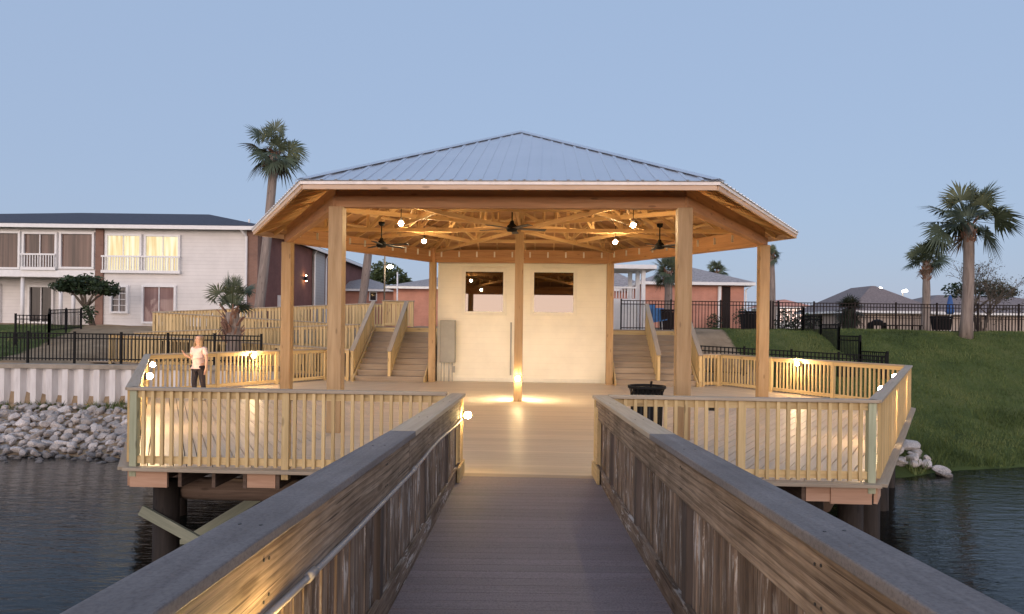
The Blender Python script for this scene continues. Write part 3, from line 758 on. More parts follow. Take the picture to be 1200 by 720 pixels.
# bulbs and fans
bulb = thing('pendant_bulb', (0, 0, 0), '', 'light bulb', 'bare bulbs under the pavilion roof')
m = MB(); m.tube([(0, 0, .09), (0, 0, .42)], .008, 6); m.build('cord', M['black'], bulb)
m = MB(); m.tube([(0, 0, .04), (0, 0, .10)], .028, 10); m.build('socket', M['darkplastic'], bulb)
m = MB(); m.ball((0, 0, 0), .05, 2); m.build('bulb', M['lamp2'], bulb, smooth=True)
for i, (px, py, d, lb) in enumerate([(470, 262, 13.2, 'glowing bulb hanging in the front left of the pavilion ceiling'), (497, 283, 16.4, 'glowing bulb hanging in the back left of the pavilion ceiling'),
                      (742, 264, 13.0, 'glowing bulb hanging in the front right of the pavilion ceiling'), (721, 284, 16.2, 'glowing bulb hanging in the back right of the pavilion ceiling')]):
    place(bulb, at(px, py, d), first=i == 0, label=lb)
fan = thing('ceiling_fan', (0, 0, 0), '', 'ceiling fan', 'black ceiling fans under the pavilion roof')
m = MB(); m.tube([(0, 0, .08), (0, 0, .50)], .014, 8); m.build('downrod', M['black'], fan)
m = MB(); m.lathe((0, 0, .44), [(0, .1), (.075, .1), (.07, .03), (.025, 0), (0, 0)], 14); m.build('canopy', M['black'], fan, smooth=True)
m = MB(); m.lathe((0, 0, 0), [(0, .16), (.035, .16), (.05, .10), (.105, .05), (.12, -.02), (.10, -.06), (.0, -.075)], 16); m.build('motor', M['black'], fan, smooth=True)
bl_ = MB(); bl_.beam((.10, 0, 0), (.72, 0, -.01), .10, .012, (0, .12, 1), w1=.14); bl_d = bl_.data('blade', M['darkplastic'])
for i in range(5):
    put(bl_d, 'blade', fan, (0, 0, 0), 2 * PI * i / 5 + .2)
for i, (px, py, d, lb) in enumerate([(600, 268, 14.0, 'black ceiling fan in the middle, just in front of the center post'), (447, 287, 16.0, 'black ceiling fan near the left side of the pavilion'),
                                     (773, 289, 16.0, 'black ceiling fan near the right side of the pavilion')]):
    place(fan, at(px, py, d), rz=.7 * i, first=i == 0, label=lb)

# rail lamps
lampp = thing('deck_lamp', (0, 0, 0), '', 'lamp', 'round globe lamps on the deck railings')      # faces local -y
m = MB(); m.tube([(0, .012, 0), (0, -.03, 0)], [.062, .056], 14); m.build('base', M['darkplastic'], lampp, smooth=False)
m = MB(); m.ball((0, -.072, 0), .052, 2); m.build('globe', M['lamp'], lampp, smooth=True)
def on_edge(k0, k1, t, inset=.075): 
    p = rv[k0] + (rv[k1] - rv[k0]) * t; c = L(0, 0); n = (c - (rv[k0] + rv[k1]) / 2).normalized(); return p + n * inset, n
def edge_lamp(k0, k1, t, z, label, first=False):
    p, n = on_edge(k0, k1, t); p.z = z
    return place(lampp, p, rz=math.atan2(n.x, -n.y), label=label, first=first)
edge_lamp(3, 4, .30, .90, 'glowing globe lamp on the left side railing, the farther of the two there', True)
edge_lamp(3, 4, .66, .90, 'glowing globe lamp on the left side railing, the nearer of the two there')
edge_lamp(3, 2, .32, .86, 'glowing globe lamp on the back left railing, right of the person')
edge_lamp(0, 1, .33, .86, 'glowing globe lamp on the back right railing, below the stepped black fence')
edge_lamp(0, 5, .28, .88, 'glowing globe lamp on the right side railing, the farther of the two there')
edge_lamp(0, 5, .66, .88, 'glowing globe lamp on the right side railing, the nearer of the two there')
lw = place(lampp, Wk(-.80, 8.24, .73), rz=PI / 2 - .3, label='globe lamp on a dark base at the far end of the left walkway railing')
for c in lw.children:
    if c.name.startswith('globe'): c.data = c.data.copy(); c.data.materials[0] = M['lampnear']
ln_ = place(lampp, Wk(-.82, 1.9, .60), rz=PI / 2, label='globe lamp on the inner face of the left walkway railing, nearest the viewer')
for c in ln_.children:
    if c.name.startswith('globe'): c.data = c.data.copy(); c.data.materials[0] = M['lampnear']
def relamp(o, m):
    for c in o.children:
        if c.name.startswith('globe'): c.data = c.data.copy(); c.data.materials[0] = M[m]
relamp(place(lampp, L(0, -.10, .56), rz=-TH, scale=1.25, label='glowing globe lamp low on the front of the pavilion center post'), 'lampfront')
relamp(place(lampp, L(0, .10, .56), rz=PI - TH, scale=1.25, label='glowing globe lamp low on the back of the pavilion center post, facing the cream wall'), 'lampwall')
lw.scale = (.85,) * 3

# ------------------------------------------------------------------ cream building behind the pavilion
ub = thing('utility_building', L(0, 5.45), 'small cream sided building with two square windows behind the pavilion', 'building')
m = MB(); x0, x1, y0, y1 = -2.82, 2.60, 5.42, 9.2
m.prism([tuple(L(x0, y0))[:2], tuple(L(x1, y0))[:2], tuple(L(x1, y1))[:2], tuple(L(x0, y1))[:2]], -.6, 3.86); m.build('wall', M['cream'], ub)
m = MB(); m.prism([tuple(L(x0 - .12, y0 + .12))[:2], tuple(L(x1 + .12, y0 + .12))[:2], tuple(L(x1 + .12, y1 + .1))[:2], tuple(L(x0 - .12, y1 + .1))[:2]], 3.87, 3.99); m.build('roof', M['white'], ub)
m = MB(); m.box(L((x0 + x1) / 2, y0 - .02, .06), (x1 - x0 - .3, .03, .11), -TH); m.build('base_board', M['trim'], ub)
def sq_window(px0, px1, py0, py1):
    d = L(0, y0).y; a = at(px0, py1, d); b = at(px1, py0, d); w = b.x - a.x; h = b.z - a.z; cx = (a.x + b.x) / 2; cz = (a.z + b.z) / 2
    lx = cx - CX - y0 * ST
    fr = None
    m = MB(); fw = .12
    for dx, dz, sx, sz in ((0, h / 2 + fw / 2, w + 2 * fw, fw), (0, -h / 2 - fw / 2, w + 2 * fw, fw), (-w / 2 - fw / 2, 0, fw, h - .002), (w / 2 + fw / 2, 0, fw, h - .002)):
        m.box(L(lx + dx, y0 - .03, cz + dz), (sx, .055, sz), -TH)
    fr = m.build('window_frame', M['trim'], ub)
    m = MB(); m.beam(L(lx, y0 - .046, cz - h / 2), L(lx, y0 - .014, cz + h / 2), w, .006, tuple(LV(0, 1))); m.build('pane', M['glass'], fr)
sq_window(545, 590, 319, 365); sq_window(625.5, 672, 320, 366)
eb_ = thing('electrical_panel', L(-2.05, 5.4, .65), 'grey electrical panel box with conduits on the cream wall', 'electrical box')
d = L(0, 5.3).y; a = at(515.5, 425, d); b = at(534, 375.5, d)
m = MB(); m.box(((a.x + b.x) / 2, d + .01, (a.z + b.z) / 2), (b.x - a.x, .16, b.z - a.z), -TH); m.build('cabinet', M['panelbox'], eb_, bevel=.01)
m = MB(); m.box(((a.x + b.x) / 2, d - .078, (a.z + b.z) / 2), (b.x - a.x - .05, .014, b.z - a.z - .06), -TH); m.build('door', M['panelbox'], eb_, bevel=.004)
for px in (517, 520.5, 526, 530):
    p = at(px, 425, d); m = MB(); m.tube([(p.x, d + .03, p.z + .02), (p.x, d + .03, 0)], .022 if px > 522 else .015, 8); m.build('conduit', M['conduit'], eb_, smooth=True)
p = at(531.5, 433, d); m = MB(); m.box((p.x, d, p.z), (.09, .09, .2)); m.build('switch_box', M['panelbox'], eb_)
p = at(599, 378, d); q = at(599, 440, d); m = MB(); m.box((p.x, d + .06, (p.z + q.z) / 2), (.05, .03, p.z - q.z))
single(m, 'cable_duct', M['panelbox'], 'thin grey cable duct on the cream wall beside the center post', 'duct')

for px, py, d, lb_ in ((337, 467, 8.62, 'small black outlet box on the front left railing'), (836, 478, 8.28, 'small black outlet box on the front right railing')):
    c = at(px, py, d); m = MB(); m.box(c, (.11, .05, .07), -TH); single(m, 'outlet_box', M['darkplastic'], lb_, 'outlet box')
# ------------------------------------------------------------------ stairs
def stairs(xa, xb, ya, label, n=10, rise=.17, run=.285):
    root = thing('staircase', L((xa + xb) / 2, ya), label, 'staircase', 'wide wooden stairs up from the deck')
    for i in range(n):
        m = MB(); y = ya + i * run
        m.box(L((xa + xb) / 2, y, rise * (i + .5) - .02), (xb - xa, .025, rise - .045), -TH); m.build('riser', M['tread'], root)
        m = MB()
        if i < n - 1: m.box(L((xa + xb) / 2, y + run / 2 - .015, rise * (i + 1) - .02), (xb - xa + .02, run + .03, .04), -TH); m.build('tread', M['tread'], root, bevel=.004)
    m = MB(); yl = ya + (n - 1) * run
    m.box(L((xa + xb) / 2, yl + .75, n * rise - .02), (xb - xa + .02, 1.56, .04), -TH); m.build('landing', M['tread'], root)
    for x in (xa - .03, xb + .03):
        m = MB(); m.beam(L(x, ya - .1, -.02), L(x, yl + .1, n * rise - .1), .04, .28); m.build('stringer', M['pine'], root)
    m = MB(); m.box(L((xa + xb) / 2, yl - .03, n * rise - .13), (xb - xa, .03, .2), -TH); m.build('landing_fascia', M['pine'], root)
    return yl
yA = 4.72
ylL = stairs(-5.3, -3.12, yA, 'wide wooden stairs left of the cream building')
ylR = stairs(2.86, 5.28, yA, 'wide wooden stairs right of the cream building')
SR = 'sloping pine railings on the stairs'
def srail(x, label, wm_='pine', y0=yA, y1=None):
    y1 = y1 or ylL
    return railing(L(x, y0, 0.0), L(x, y1, 1.62), label, SR, h=.98, out=1, post_sp=3.2, bal_sp=.12, bal_w=.085, name='stair_railing', bottom=.12)
srail(-5.40, 'sloping pine railing on the left side of the left stairs')
srail(-4.22, 'sloping pine railing down the middle of the left stairs')
srail(4.15, 'sloping pine railing down the middle of the right stairs')
srail(5.42, 'sloping pine railing on the right side of the right stairs')
railing(L(-5.42, ylL + 1.45, 1.7), L(-4.25, ylL + 1.45, 1.7), 'short closed board railing at the head of the left stairs', h=.98, bal_sp=.15, bal_w=.142, post_sp=2, name='landing_railing')

# ------------------------------------------------------------------ switchback ramp
rp = thing('wooden_ramp', (-10, 25, .4), 'long switchback wooden ramp left of the stairs', 'ramp')
RL = -13.3
def ramp_floor(x0, z0, x1, z1, y0, y1):
    m = MB(); m.beam((x0, (y0 + y1) / 2, z0 - .03), (x1, (y0 + y1) / 2, z1 - .03), y1 - y0, .05); m.build('ramp_floor', M['tread'], rp)
ramp_floor(-5.5, .02, RL, .42, 22.6, 23.7); ramp_floor(RL, .45, -6.2, .80, 23.8, 24.9)
ramp_floor(-6.2, .84, RL, 1.20, 25.0, 26.2); ramp_floor(RL, 1.24, -5.3, 1.66, 26.3, 27.5)
m = MB(); m.box((RL - .6, 23.7, .42), (1.2, 2.2, .05)); m.box((RL - .6, 26.2, 1.2), (1.2, 2.5, .05)); m.box((-5.6, 25, .80), (1.2, 2.4, .05)); m.build('turn_platform', M['tread'], rp)
RR = 'pine railings along the switchback ramp'
def rr(a, b, label): return railing(a, b, label, RR, h=.95, out=-1, post_sp=2.0, bal_sp=.125, name='ramp_railing', bottom=.07, post_bottom=-.4, bal_w=.06)
rr((-13.5, 22.62, .42), (-5.9, 22.62, .03), 'nearest and lowest railing of the switchback ramp, behind the black seawall fence')
rr((RL, 23.78, .46), (-5.4, 23.78, .84), 'second railing of the switchback ramp counted from the water')
rr((RL, 24.98, 1.20), (-5.9, 24.98, .83), 'third railing of the switchback ramp counted from the water')
rr((-13.9, 26.3, 1.22), (-5.35, 26.3, 1.66), 'fourth railing of the switchback ramp, rising toward the stair landing')
rr((-13.9, 27.6, 1.24), (-5.2, 27.6, 1.68), 'farthest and highest railing of the switchback ramp')

# ------------------------------------------------------------------ black metal fences
def fence(pts, label, h=1.0, sp=1.5, mat='black', group=None, picket=.11, pr=.011, tops=None, name='metal_fence', gate=False):
    root = thing(name, pts[0], label, 'fence', group)
    for a, b in zip(pts, pts[1:]):
        a = Vector(a); b = Vector(b); n = (Vector((b.x - a.x, b.y - a.y, 0))).length; k = max(1, round(n / sp))
        for i in range(k):
            p = a + (b - a) * i / k; q = a + (b - a) * (i + 1) / k
            m = MB()
            for z in (h - .02, h - .16, .10): m.beam(p + Vector((0, 0, z)), q + Vector((0, 0, z)), .025, .035)
            nn = max(2, round((q - p).length / picket))
            for j in range(1, nn):
                c = p + (q - p) * j / nn; m.beam(c + Vector((0, 0, .04)), c + Vector((0, 0, h)), pr * 2, pr * 2)
            m.build('picket_panel', M[mat], root)
        for i in range(k + 1):
            p = a + (b - a) * i / k
            m = MB(); m.beam(p - Vector((0, 0, .3)), p + Vector((0, 0, h + .05)), .055, .055); m.build('post', M[mat], root)
    return root
fence([(-26, 20.45, .55), (-7.6, 20.45, .53)], 'black metal picket fence along the top of the white seawall', .88, 1.45, picket=.105)
a = at(18, 399, 25); b = at(57, 399, 25.5); c = at(58, 388, 28.5); d_ = at(95, 391, 31)
fence([(a.x, 25, a.z), (b.x, 25.5, a.z), (c.x, 28.5, a.z + .25), (d_.x, 31, a.z + .35)], 'black metal fence on the lawn in front of the dark umbrella shaped tree', .95, 1.4)
a = at(818, 413, 21.2); b = at(1040, 425, 21.2)
fence([(a.x, 21.3, a.z - .68), (b.x, 21.3, b.z - .70)], 'low black fence just behind the back right deck railing', .9, 1.6, picket=.12, pr=.014)
stp = [(1040, 1008, 414, 410, 21.3, 22.4), (1008, 983, 394, 393, 22.4, 23.6), (983, 962, 380, 380, 23.6, 24.9), (962, 941, 370, 370, 24.9, 26.2), (941, 912, 362, 360, 26.2, 27.2)]
sf = thing('stepped_fence', at(1040, 425, 21.3), 'black metal fence stepping up the grassy bank', 'fence')
for x0, x1, yt0, yt1, d0, d1 in stp:
    p = at(x0, yt0, d0); q = at(x1, yt1, d1); zt = (p.z + q.z) / 2; p.z = q.z = zt
    h = max(.9, zt - min(H(p.x, d0), H(q.x, d1)) + .05); m = MB()
    for z in (zt - .02, zt - .16, zt - h + .1): m.beam((p.x, p.y, z), (q.x, q.y, z), .03, .04)
    nn = round((q - p).length / .085)
    for j in range(1, nn):
        c = p + (q - p) * j / nn; m.beam((c.x, c.y, zt - h), (c.x, c.y, zt), .02, .02)
    m.build('picket_panel', M['black'], sf)
    m = MB(); m.beam((q.x, q.y, zt - h - .4), (q.x, q.y, zt + .3), .06, .06); m.build('post', M['black'], sf)
    m = MB(); m.beam((p.x, p.y, zt - h - .4), (p.x, p.y, zt + .03), .06, .06); m.build('post', M['black'], sf)
a = at(728, 352, 27.3); b = at(903, 352, 27.3); zb = 1.66
fence([(a.x, 27.3, zb), (b.x, 27.3, zb)], 'tall bronze metal fence in front of the orange brick house', 1.22, 1.75, 'bronze', picket=.13, pr=.011)
a = at(906, 352, 27.5); b = at(1290, 352, 27.5)
fence([(a.x, 27.5, 1.66), (b.x, 27.5, 1.66)], 'tall bronze metal fence along the top of the grassy bank', 1.22, 1.75, 'bronze', picket=.13, pr=.011)
a = at(985, 352, 40); b = at(1240, 352, 40)
fence([(a.x, 40, 1.6), (b.x, 40, 1.6)], 'farther dark metal fence in front of the low brown roofed houses', 1.05, 2.2, 'bronze', picket=.2, pr=.014)

# ------------------------------------------------------------------ seawall and rocks
sw = thing('seawall', (-15, 20.2, -.8), 'white corrugated sheet pile seawall with a tan cap, left of the deck', 'seawall')
m = MB(); x = -34.0; prof = []; per = .47
while x < -7.0:
    prof += [(x, 19.98), (x + .17, 19.98), (x + .235, 20.16), (x + .405, 20.16)]; x += per
for (xa, ya_), (xb, yb_) in zip(prof, prof[1:]):
    m.face([(xa, ya_, -1.9), (xb, yb_, -1.9), (xb, yb_, .36), (xa, ya_, .36)], None, 0)
m.build('sheet_panel', M['sheet'], sw)
m = MB(); m.box((-20.5, 20.14, .43), (27.4, .4, .14)); m.build('cap', M['concrete'], sw, bevel=.015)
def rockmesh(seed):
    import bmesh
    bm = bmesh.new(); bmesh.ops.create_icosphere(bm, subdivisions=2, radius=1)
    rs = random.Random(seed); sq = (rs.uniform(.8, 1.25), rs.uniform(.7, 1.1), rs.uniform(.5, .8))
    pl_ = [(Vector((rs.gauss(0, 1), rs.gauss(0, 1), rs.gauss(0, 1))).normalized(), rs.uniform(.45, .82)) for _ in range(9)]
    m = MB(); vs = []
    for v in bm.verts:
        c = v.co.copy()
        for n, dd in pl_:
            e = c.dot(n) - dd
            if e > 0: c -= n * e
        c *= 1 + .08 * mnoise.noise(c * 2.3 + Vector((seed, 0, 0)))
        vs.append((c.x * sq[0], c.y * sq[1], c.z * sq[2]))
    m.mesh_poly(vs, [tuple(v.index for v in f.verts) for f in bm.faces], 0); bm.free()
    return m.data('rock', M['rock'])
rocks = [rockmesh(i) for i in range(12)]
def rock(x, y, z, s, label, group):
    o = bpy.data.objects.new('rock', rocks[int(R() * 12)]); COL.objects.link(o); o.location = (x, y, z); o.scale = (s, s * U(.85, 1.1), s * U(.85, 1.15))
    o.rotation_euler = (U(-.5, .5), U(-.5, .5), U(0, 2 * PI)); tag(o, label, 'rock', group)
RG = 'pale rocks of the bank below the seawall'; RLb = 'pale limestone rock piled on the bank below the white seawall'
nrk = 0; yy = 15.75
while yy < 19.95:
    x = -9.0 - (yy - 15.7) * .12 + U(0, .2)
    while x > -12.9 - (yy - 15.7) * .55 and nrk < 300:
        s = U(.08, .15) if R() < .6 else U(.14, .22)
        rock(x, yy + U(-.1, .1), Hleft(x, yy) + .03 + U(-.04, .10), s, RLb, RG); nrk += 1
        x -= s * 1.8
    yy += .262
ru = MB()
for i in range(1500):
    x = U(-24, -6); y = U(15.6, 19.9); z = Hleft(x, y); far_ = x > -8.8 or x < -13.2 - (y - 15.7) * .55; sc_ = U(.12, .24) if far_ else U(.05, .11)
    me_ = rocks[int(R() * 12)]; rot = Matrix.Rotation(U(0, 6.28), 3, 'Z') @ Matrix.Rotation(U(-1, 1), 3, 'X'); rv_ = [rot @ v.co * sc_ + Vector((x, y, z + .05)) for v in me_.vertices]
    ru.mesh_poly([tuple(v) for v in rv_], [tuple(p.vertices) for p in me_.polygons], R())
tag(ru.build('rubble', M['rock']), 'smaller rubble filling the rocky bank below the seawall', 'rubble', kind='stuff')
c = at(1082, 543, 15.6)
for i in range(16):
    x = c.x + U(-.55, .5); y = 15.9 + U(-.5, .7); rock(x, y, H(x, y) + .10 + U(0, .14), U(.12, .22), 'white rock in the small heap at the water edge under the right deck corner', 'white rocks at the right deck corner')

# ------------------------------------------------------------------ person
def skin(name, verts, edges, mat, parent, sub=2):
    me = bpy.data.meshes.new(name); me.from_pydata([v[:3] for v in verts], edges, [])
    o = bpy.data.objects.new(name, me); COL.objects.link(o); o.modifiers.new('skin', 'SKIN')
    if not me.skin_vertices: return None
    for i, v in enumerate(verts):
        sv = me.skin_vertices[0].data[i]; r = v[3]; sv.radius = (r, r) if not isinstance(r, tuple) else r
    me.skin_vertices[0].data[0].use_root = True
    s = o.modifiers.new('sub', 'SUBSURF'); s.levels = sub; s.render_levels = sub
    dg = bpy.context.evaluated_depsgraph_get(); dg.update()
    nm = bpy.data.meshes.new_from_object(o.evaluated_get(dg)); bpy.data.objects.remove(o)
    nm.polygons.foreach_set('use_smooth', [True] * len(nm.polygons)); nm.materials.clear(); nm.materials.append(mat)
    ob = bpy.data.objects.new(name, nm); COL.objects.link(ob); ob.parent = parent; return ob
per = thing('person', (-7.22, 15.55, 0), 'person with long blond hair in a pale pink top and dark trousers, one hand raised', 'person')
V = [(0, 0, .80, .11), (0, 0, .93, .095), (0, 0, 1.06, .115), (0, .01, 1.19, .095), (0, .01, 1.26, .045), (0, -.005, 1.33, .06), (0, -.01, 1.42, .082), (0, -.005, 1.50, .055),
     (-.09, 0, .74, .085), (-.095, -.03, .42, .052), (-.10, .02, .09, .034), (-.11, -.10, .04, .032),
     (.09, 0, .74, .085), (.10, .03, .42, .052), (.10, .10, .10, .034), (.11, .0, .04, .032),
     (-.16, .01, 1.19, .05), (-.21, .0, .97, .036), (-.265, -.11, 1.04, .027), (-.28, -.14, 1.075, .026),
     (.16, .01, 1.19, .05), (.215, .02, .96, .036), (.235, -.02, .76, .026), (.235, -.035, .70, .025)]
E = [(0, 1), (1, 2), (2, 3), (3, 4), (4, 5), (5, 6), (6, 7), (0, 8), (8, 9), (9, 10), (10, 11), (0, 12), (12, 13), (13, 14), (14, 15), (3, 16), (16, 17), (17, 18), (18, 19), (3, 20), (20, 21), (21, 22), (22, 23)]
# fingers belong to the same surface
def fingers(base, dirv, spread):
    bi = base; b = Vector(V[bi][:3]); d = Vector(dirv).normalized(); sp = Vector(spread).normalized()
    for k, ln in enumerate((.060, .072, .068, .052)):
        o = sp * (k - 1.5) * .017
        V.append((*(b + o + d * .04), .0085)); i1 = len(V) - 1; E.append((bi, i1))
        V.append((*(b + o * 1.1 + d * (.04 + ln * .55) + Vector((0, -.008, 0))), .0078)); E.append((i1, i1 + 1))
        V.append((*(b + o * 1.1 + d * (.03 + ln) + Vector((0, -.022, 0))), .007)); E.append((i1 + 1, i1 + 2))
    V.append((*(b - sp * .036 + d * .015), .010)); E.append((bi, len(V) - 1)); V.append((*(b - sp * .048 + d * .045), .008)); E.append((len(V) - 2, len(V) - 1))
fingers(19, (-.25, -.35, .9), (.6, -.7, 0)); fingers(23, (0, -.15, -1), (0, 1, 0))
skin('body', V, E, M['skin'], per); per.rotation_euler.z = -.3
TV = [(0, 0, .86, .125), (0, 0, .97, .115), (0, 0, 1.08, .132), (0, .01, 1.19, .105), (0, .01, 1.225, .07), (-.15, .01, 1.19, .066), (-.195, .0, 1.04, .055), (.15, .01, 1.19, .066), (.20, .015, 1.04, .055), (0, 0, .74, .150)]
skin('top', TV, [(0, 1), (1, 2), (2, 3), (3, 4), (3, 5), (5, 6), (3, 7), (7, 8), (0, 9)], M['shirt'], per)
skin('trousers', [(0, 0, .80, .112), (-.08, 0, .73, .09), (-.095, -.03, .42, .062), (-.10, .015, .13, .046), (.08, 0, .73, .09), (.10, .03, .42, .062), (.10, .09, .14, .046)],
     [(0, 1), (1, 2), (2, 3), (0, 4), (4, 5), (5, 6)], M['trousers'], per)
skin('hair', [(0, .018, 1.486, .098), (0, .055, 1.44, .088), (-.02, .07, 1.34, .072), (-.078, .0, 1.41, .042), (-.092, -.02, 1.29, .042), (-.085, -.03, 1.15, .026), (.078, .0, 1.41, .042), (.092, -.02, 1.29, .042), (.085, -.03, 1.16, .026)],
     [(0, 1), (1, 2), (1, 3), (3, 4), (4, 5), (1, 6), (6, 7), (7, 8)], M['hair'], per)
for sx in (-1, 1):
    m = MB(); m.ball((-7.22 + sx * .028, 15.55 - .083, 1.425), .009, 1); m.build('eye', M['black'], per)
    fx = (-.105, -.05) if sx < 0 else (.105, .04)
    m = MB(); m.ball((-7.22 + fx[0], 15.55 + fx[1], .045), .06, 2, (.75, 2.0, .75)); m.build('shoe', M['shoe'], per, smooth=True)
m = MB(); m.ball((-7.22, 15.55 - .092, 1.395), .013, 1, (.8, 1, 1.3)); m.build('nose', M['skin'], per, smooth=True)
m = MB(); m.ball((-7.22, 15.55 - .082, 1.362), .012, 1, (1.8, .6, .5)); m.build('mouth', plain('lip', (.45, .18, .15), .5), per, smooth=True)

# ------------------------------------------------------------------ trash bin
c = at(758, 452, 10.6); tb = thing('trash_bin', (c.x, 10.6, 0), 'round black slatted metal trash bin behind the front right railing', 'trash bin')
m = MB(); m.lathe((c.x, 10.6, 0), [(.20, .04), (.215, .3), (.22, .84), (.20, .84), (.19, .05), (0, .05)], 24); m.build('liner', M['darkplastic'], tb, smooth=True)
m = MB()
for i in range(22):
    a = 2 * PI * i / 22; m.beam((c.x + .23 * math.cos(a), 10.6 + .23 * math.sin(a), .03), (c.x + .25 * math.cos(a), 10.6 + .25 * math.sin(a), .80), .035, .008, (math.cos(a), math.sin(a), 0))
    m.beam((c.x + .25 * math.cos(a), 10.6 + .25 * math.sin(a), .80), (c.x + .285 * math.cos(a), 10.6 + .285 * math.sin(a), .90), .035, .008, (math.cos(a), math.sin(a), 0))
m.build('slats', M['black'], tb)
m = MB(); m.lathe((c.x, 10.6, .89), [(.27, -.03), (.295, -.02), (.30, .0), (.295, .02), (.265, .02), (.262, -.03), (.27, -.03)], 28); m.build('rim', M['black'], tb, smooth=True)
m = MB(); m.lathe((c.x, 10.6, .86), [(.25, .0), (.22, .02), (.12, .02), (.11, .0)], 24); m.tube([(c.x + .06, 10.6, .88), (c.x + .07, 10.58, .98)], .018, 8); m.build('lid', M['black'], tb)

# ------------------------------------------------------------------ buildings
def rect_ring(m, x0, x1, z0, z1, y, fw, dp):      # outer ring around an opening, facing -y
    m.box(((x0 + x1) / 2, y, z1 + fw / 2), (x1 - x0 + 2 * fw, dp, fw)); m.box(((x0 + x1) / 2, y, z0 - fw / 2), (x1 - x0 + 2 * fw, dp, fw))
    m.box((x0 - fw / 2, y, (z0 + z1) / 2), (fw, dp, z1 - z0 - .004)); m.box((x1 + fw / 2, y, (z0 + z1) / 2), (fw, dp, z1 - z0 - .004))
def win(root, px0, px1, py0, py1, d, paneM, frameM='white', fw=.11, mull=(), name='window', bars=(), dp=.14):
    a = at(px0, py1, d); b = at(px1, py0, d); x0, x1, z0, z1 = a.x, b.x, a.z, b.z
    m = MB(); rect_ring(m, x0, x1, z0, z1, d - dp / 2, fw, dp)
    for f in mull: m.box((lerp(x0, x1, f), d - .06, (z0 + z1) / 2), (.05, .05, z1 - z0 - .004))
    for f in bars: m.box(((x0 + x1) / 2, d - .055, lerp(z0, z1, f)), (x1 - x0 - .004, .03, .03))
    fr = m.build(name, M[frameM], root)
    m = MB(); m.box(((x0 + x1) / 2, d - .015, (z0 + z1) / 2), (x1 - x0, .02, z1 - z0)); m.build('pane', M[paneM], fr)
    return x0, x1, z0, z1
D = 37.0
lb = thing('apartment_building', (-20, D, 1.5), 'two storey grey apartment building with lit upper windows and a dark red brick end wall', 'building')
zg = 1.2; ze = 6.85
xr = -14.0; xl = -46.0; xs_ = at(289, 300, D).x; xb1 = at(122, 300, D).x; xb0 = at(113, 300, D).x
m = MB(); m.box(((xb1 + xs_) / 2, D + .3, (zg + ze) / 2), (xs_ - xb1, .6, ze - zg)); m.build('siding_wall', M['siding'], lb)
m = MB(); m.box(((xs_ + xr) / 2, D + .28, (zg + ze) / 2), (xr - xs_ - .002, .6, ze - zg)); m.build('brick_pier', M['brownbrick'], lb)
m = MB(); m.box(((xb0 + xb1) / 2, D + .25, (zg + ze) / 2), (xb1 - xb0 - .002, .7, ze - zg)); m.build('brick_pier', M['brownbrick'], lb)
# left wing: upper floor flush, ground floor set back behind posts
zmid = at(60, 317, D).z; zband = at(60, 325, D).z
m = MB(); m.box(((xl + xb0) / 2, D + .3, (zmid + ze) / 2), (xb0 - xl - .002, .6, ze - zmid)); m.build('upper_wall', M['siding'], lb)
m = MB(); m.box(((xl + xb0) / 2, D + .22, (zmid + zband) / 2), (xb0 - xl - .004, .7, zmid - zband - .004)); m.build('floor_band', M['white'], lb)
m = MB(); m.box(((xl + xb0) / 2, D + 1.9, (zg + zband) / 2 + .4), (xb0 - xl - .004, .3, zband - zg + .8)); m.build('lower_wall', M['siding'], lb)
m = MB(); m.box(((xl + xr) / 2 - .2, D + 1.2, (zg + ze) / 2 - .4), (.5, 1.2, 1)); 
for px in (24, 69, 84):
    p = at(px, 350, D); m = MB(); m.tube([(p.x, D + .15, zg), (p.x, D + .15, zband)], .1, 10); m.build('column', M['white'], lb, smooth=True)
win(lb, -38, 23, 274, 313, D, 'curtain2', mull=(.5,)); win(lb, 29.5, 66, 275, 313, D, 'curtain2', mull=(.5,)); win(lb, 73, 109.5, 275, 313, D, 'curtain2')
for p0, p1 in ((-95, -52), (-160, -110), (-225, -175)):
    win(lb, p0, p1, 274, 313, D, 'curtain2', mull=(.5,)); win(lb, p0 + 4, p1 - 8, 337, 377, D + 1.75, 'blind', mull=(.5,))
def balustrade(px0, px1, py0, py1, n):
    a = at(px0, py1, D); b = at(px1, py0, D); m = MB(); y = D - .2
    m.box(((a.x + b.x) / 2, y, b.z - .04), (b.x - a.x, .08, .09)); m.box(((a.x + b.x) / 2, y, a.z + .05), (b.x - a.x, .08, .16))
    m.build('balcony_rail', M['white'], lb); s_ = MB(); s_.box((0, 0, 0), (.045, .045, b.z - a.z - .2)); sd_ = s_.data('baluster', M['white'])
    for i in range(n): put(sd_, 'baluster', lb, (lerp(a.x + .08, b.x - .08, i / (n - 1)), y, (a.z + b.z) / 2 + .05))
balustrade(27, 68, 298, 316, 13); balustrade(121, 213, 301, 319.5, 30)
win(lb, 127, 165, 277, 318, D, 'lit', mull=(.48,)); win(lb, 172, 210, 278, 318, D, 'lit', mull=(.52,))
win(lb, 132, 149, 337, 365, D, 'blind', mull=(.5,), bars=(.25, .5, .75)); win(lb, 169, 205, 337, 377, D, 'curtain', mull=(.5,), name='sliding_door')
x = win(lb, 36, 62, 337, 377, D + 1.75, 'darkglass', mull=(.5,), name='sliding_door'); win(lb, -14, 0, 335, 377, D + 1.75, 'blind', name='window')
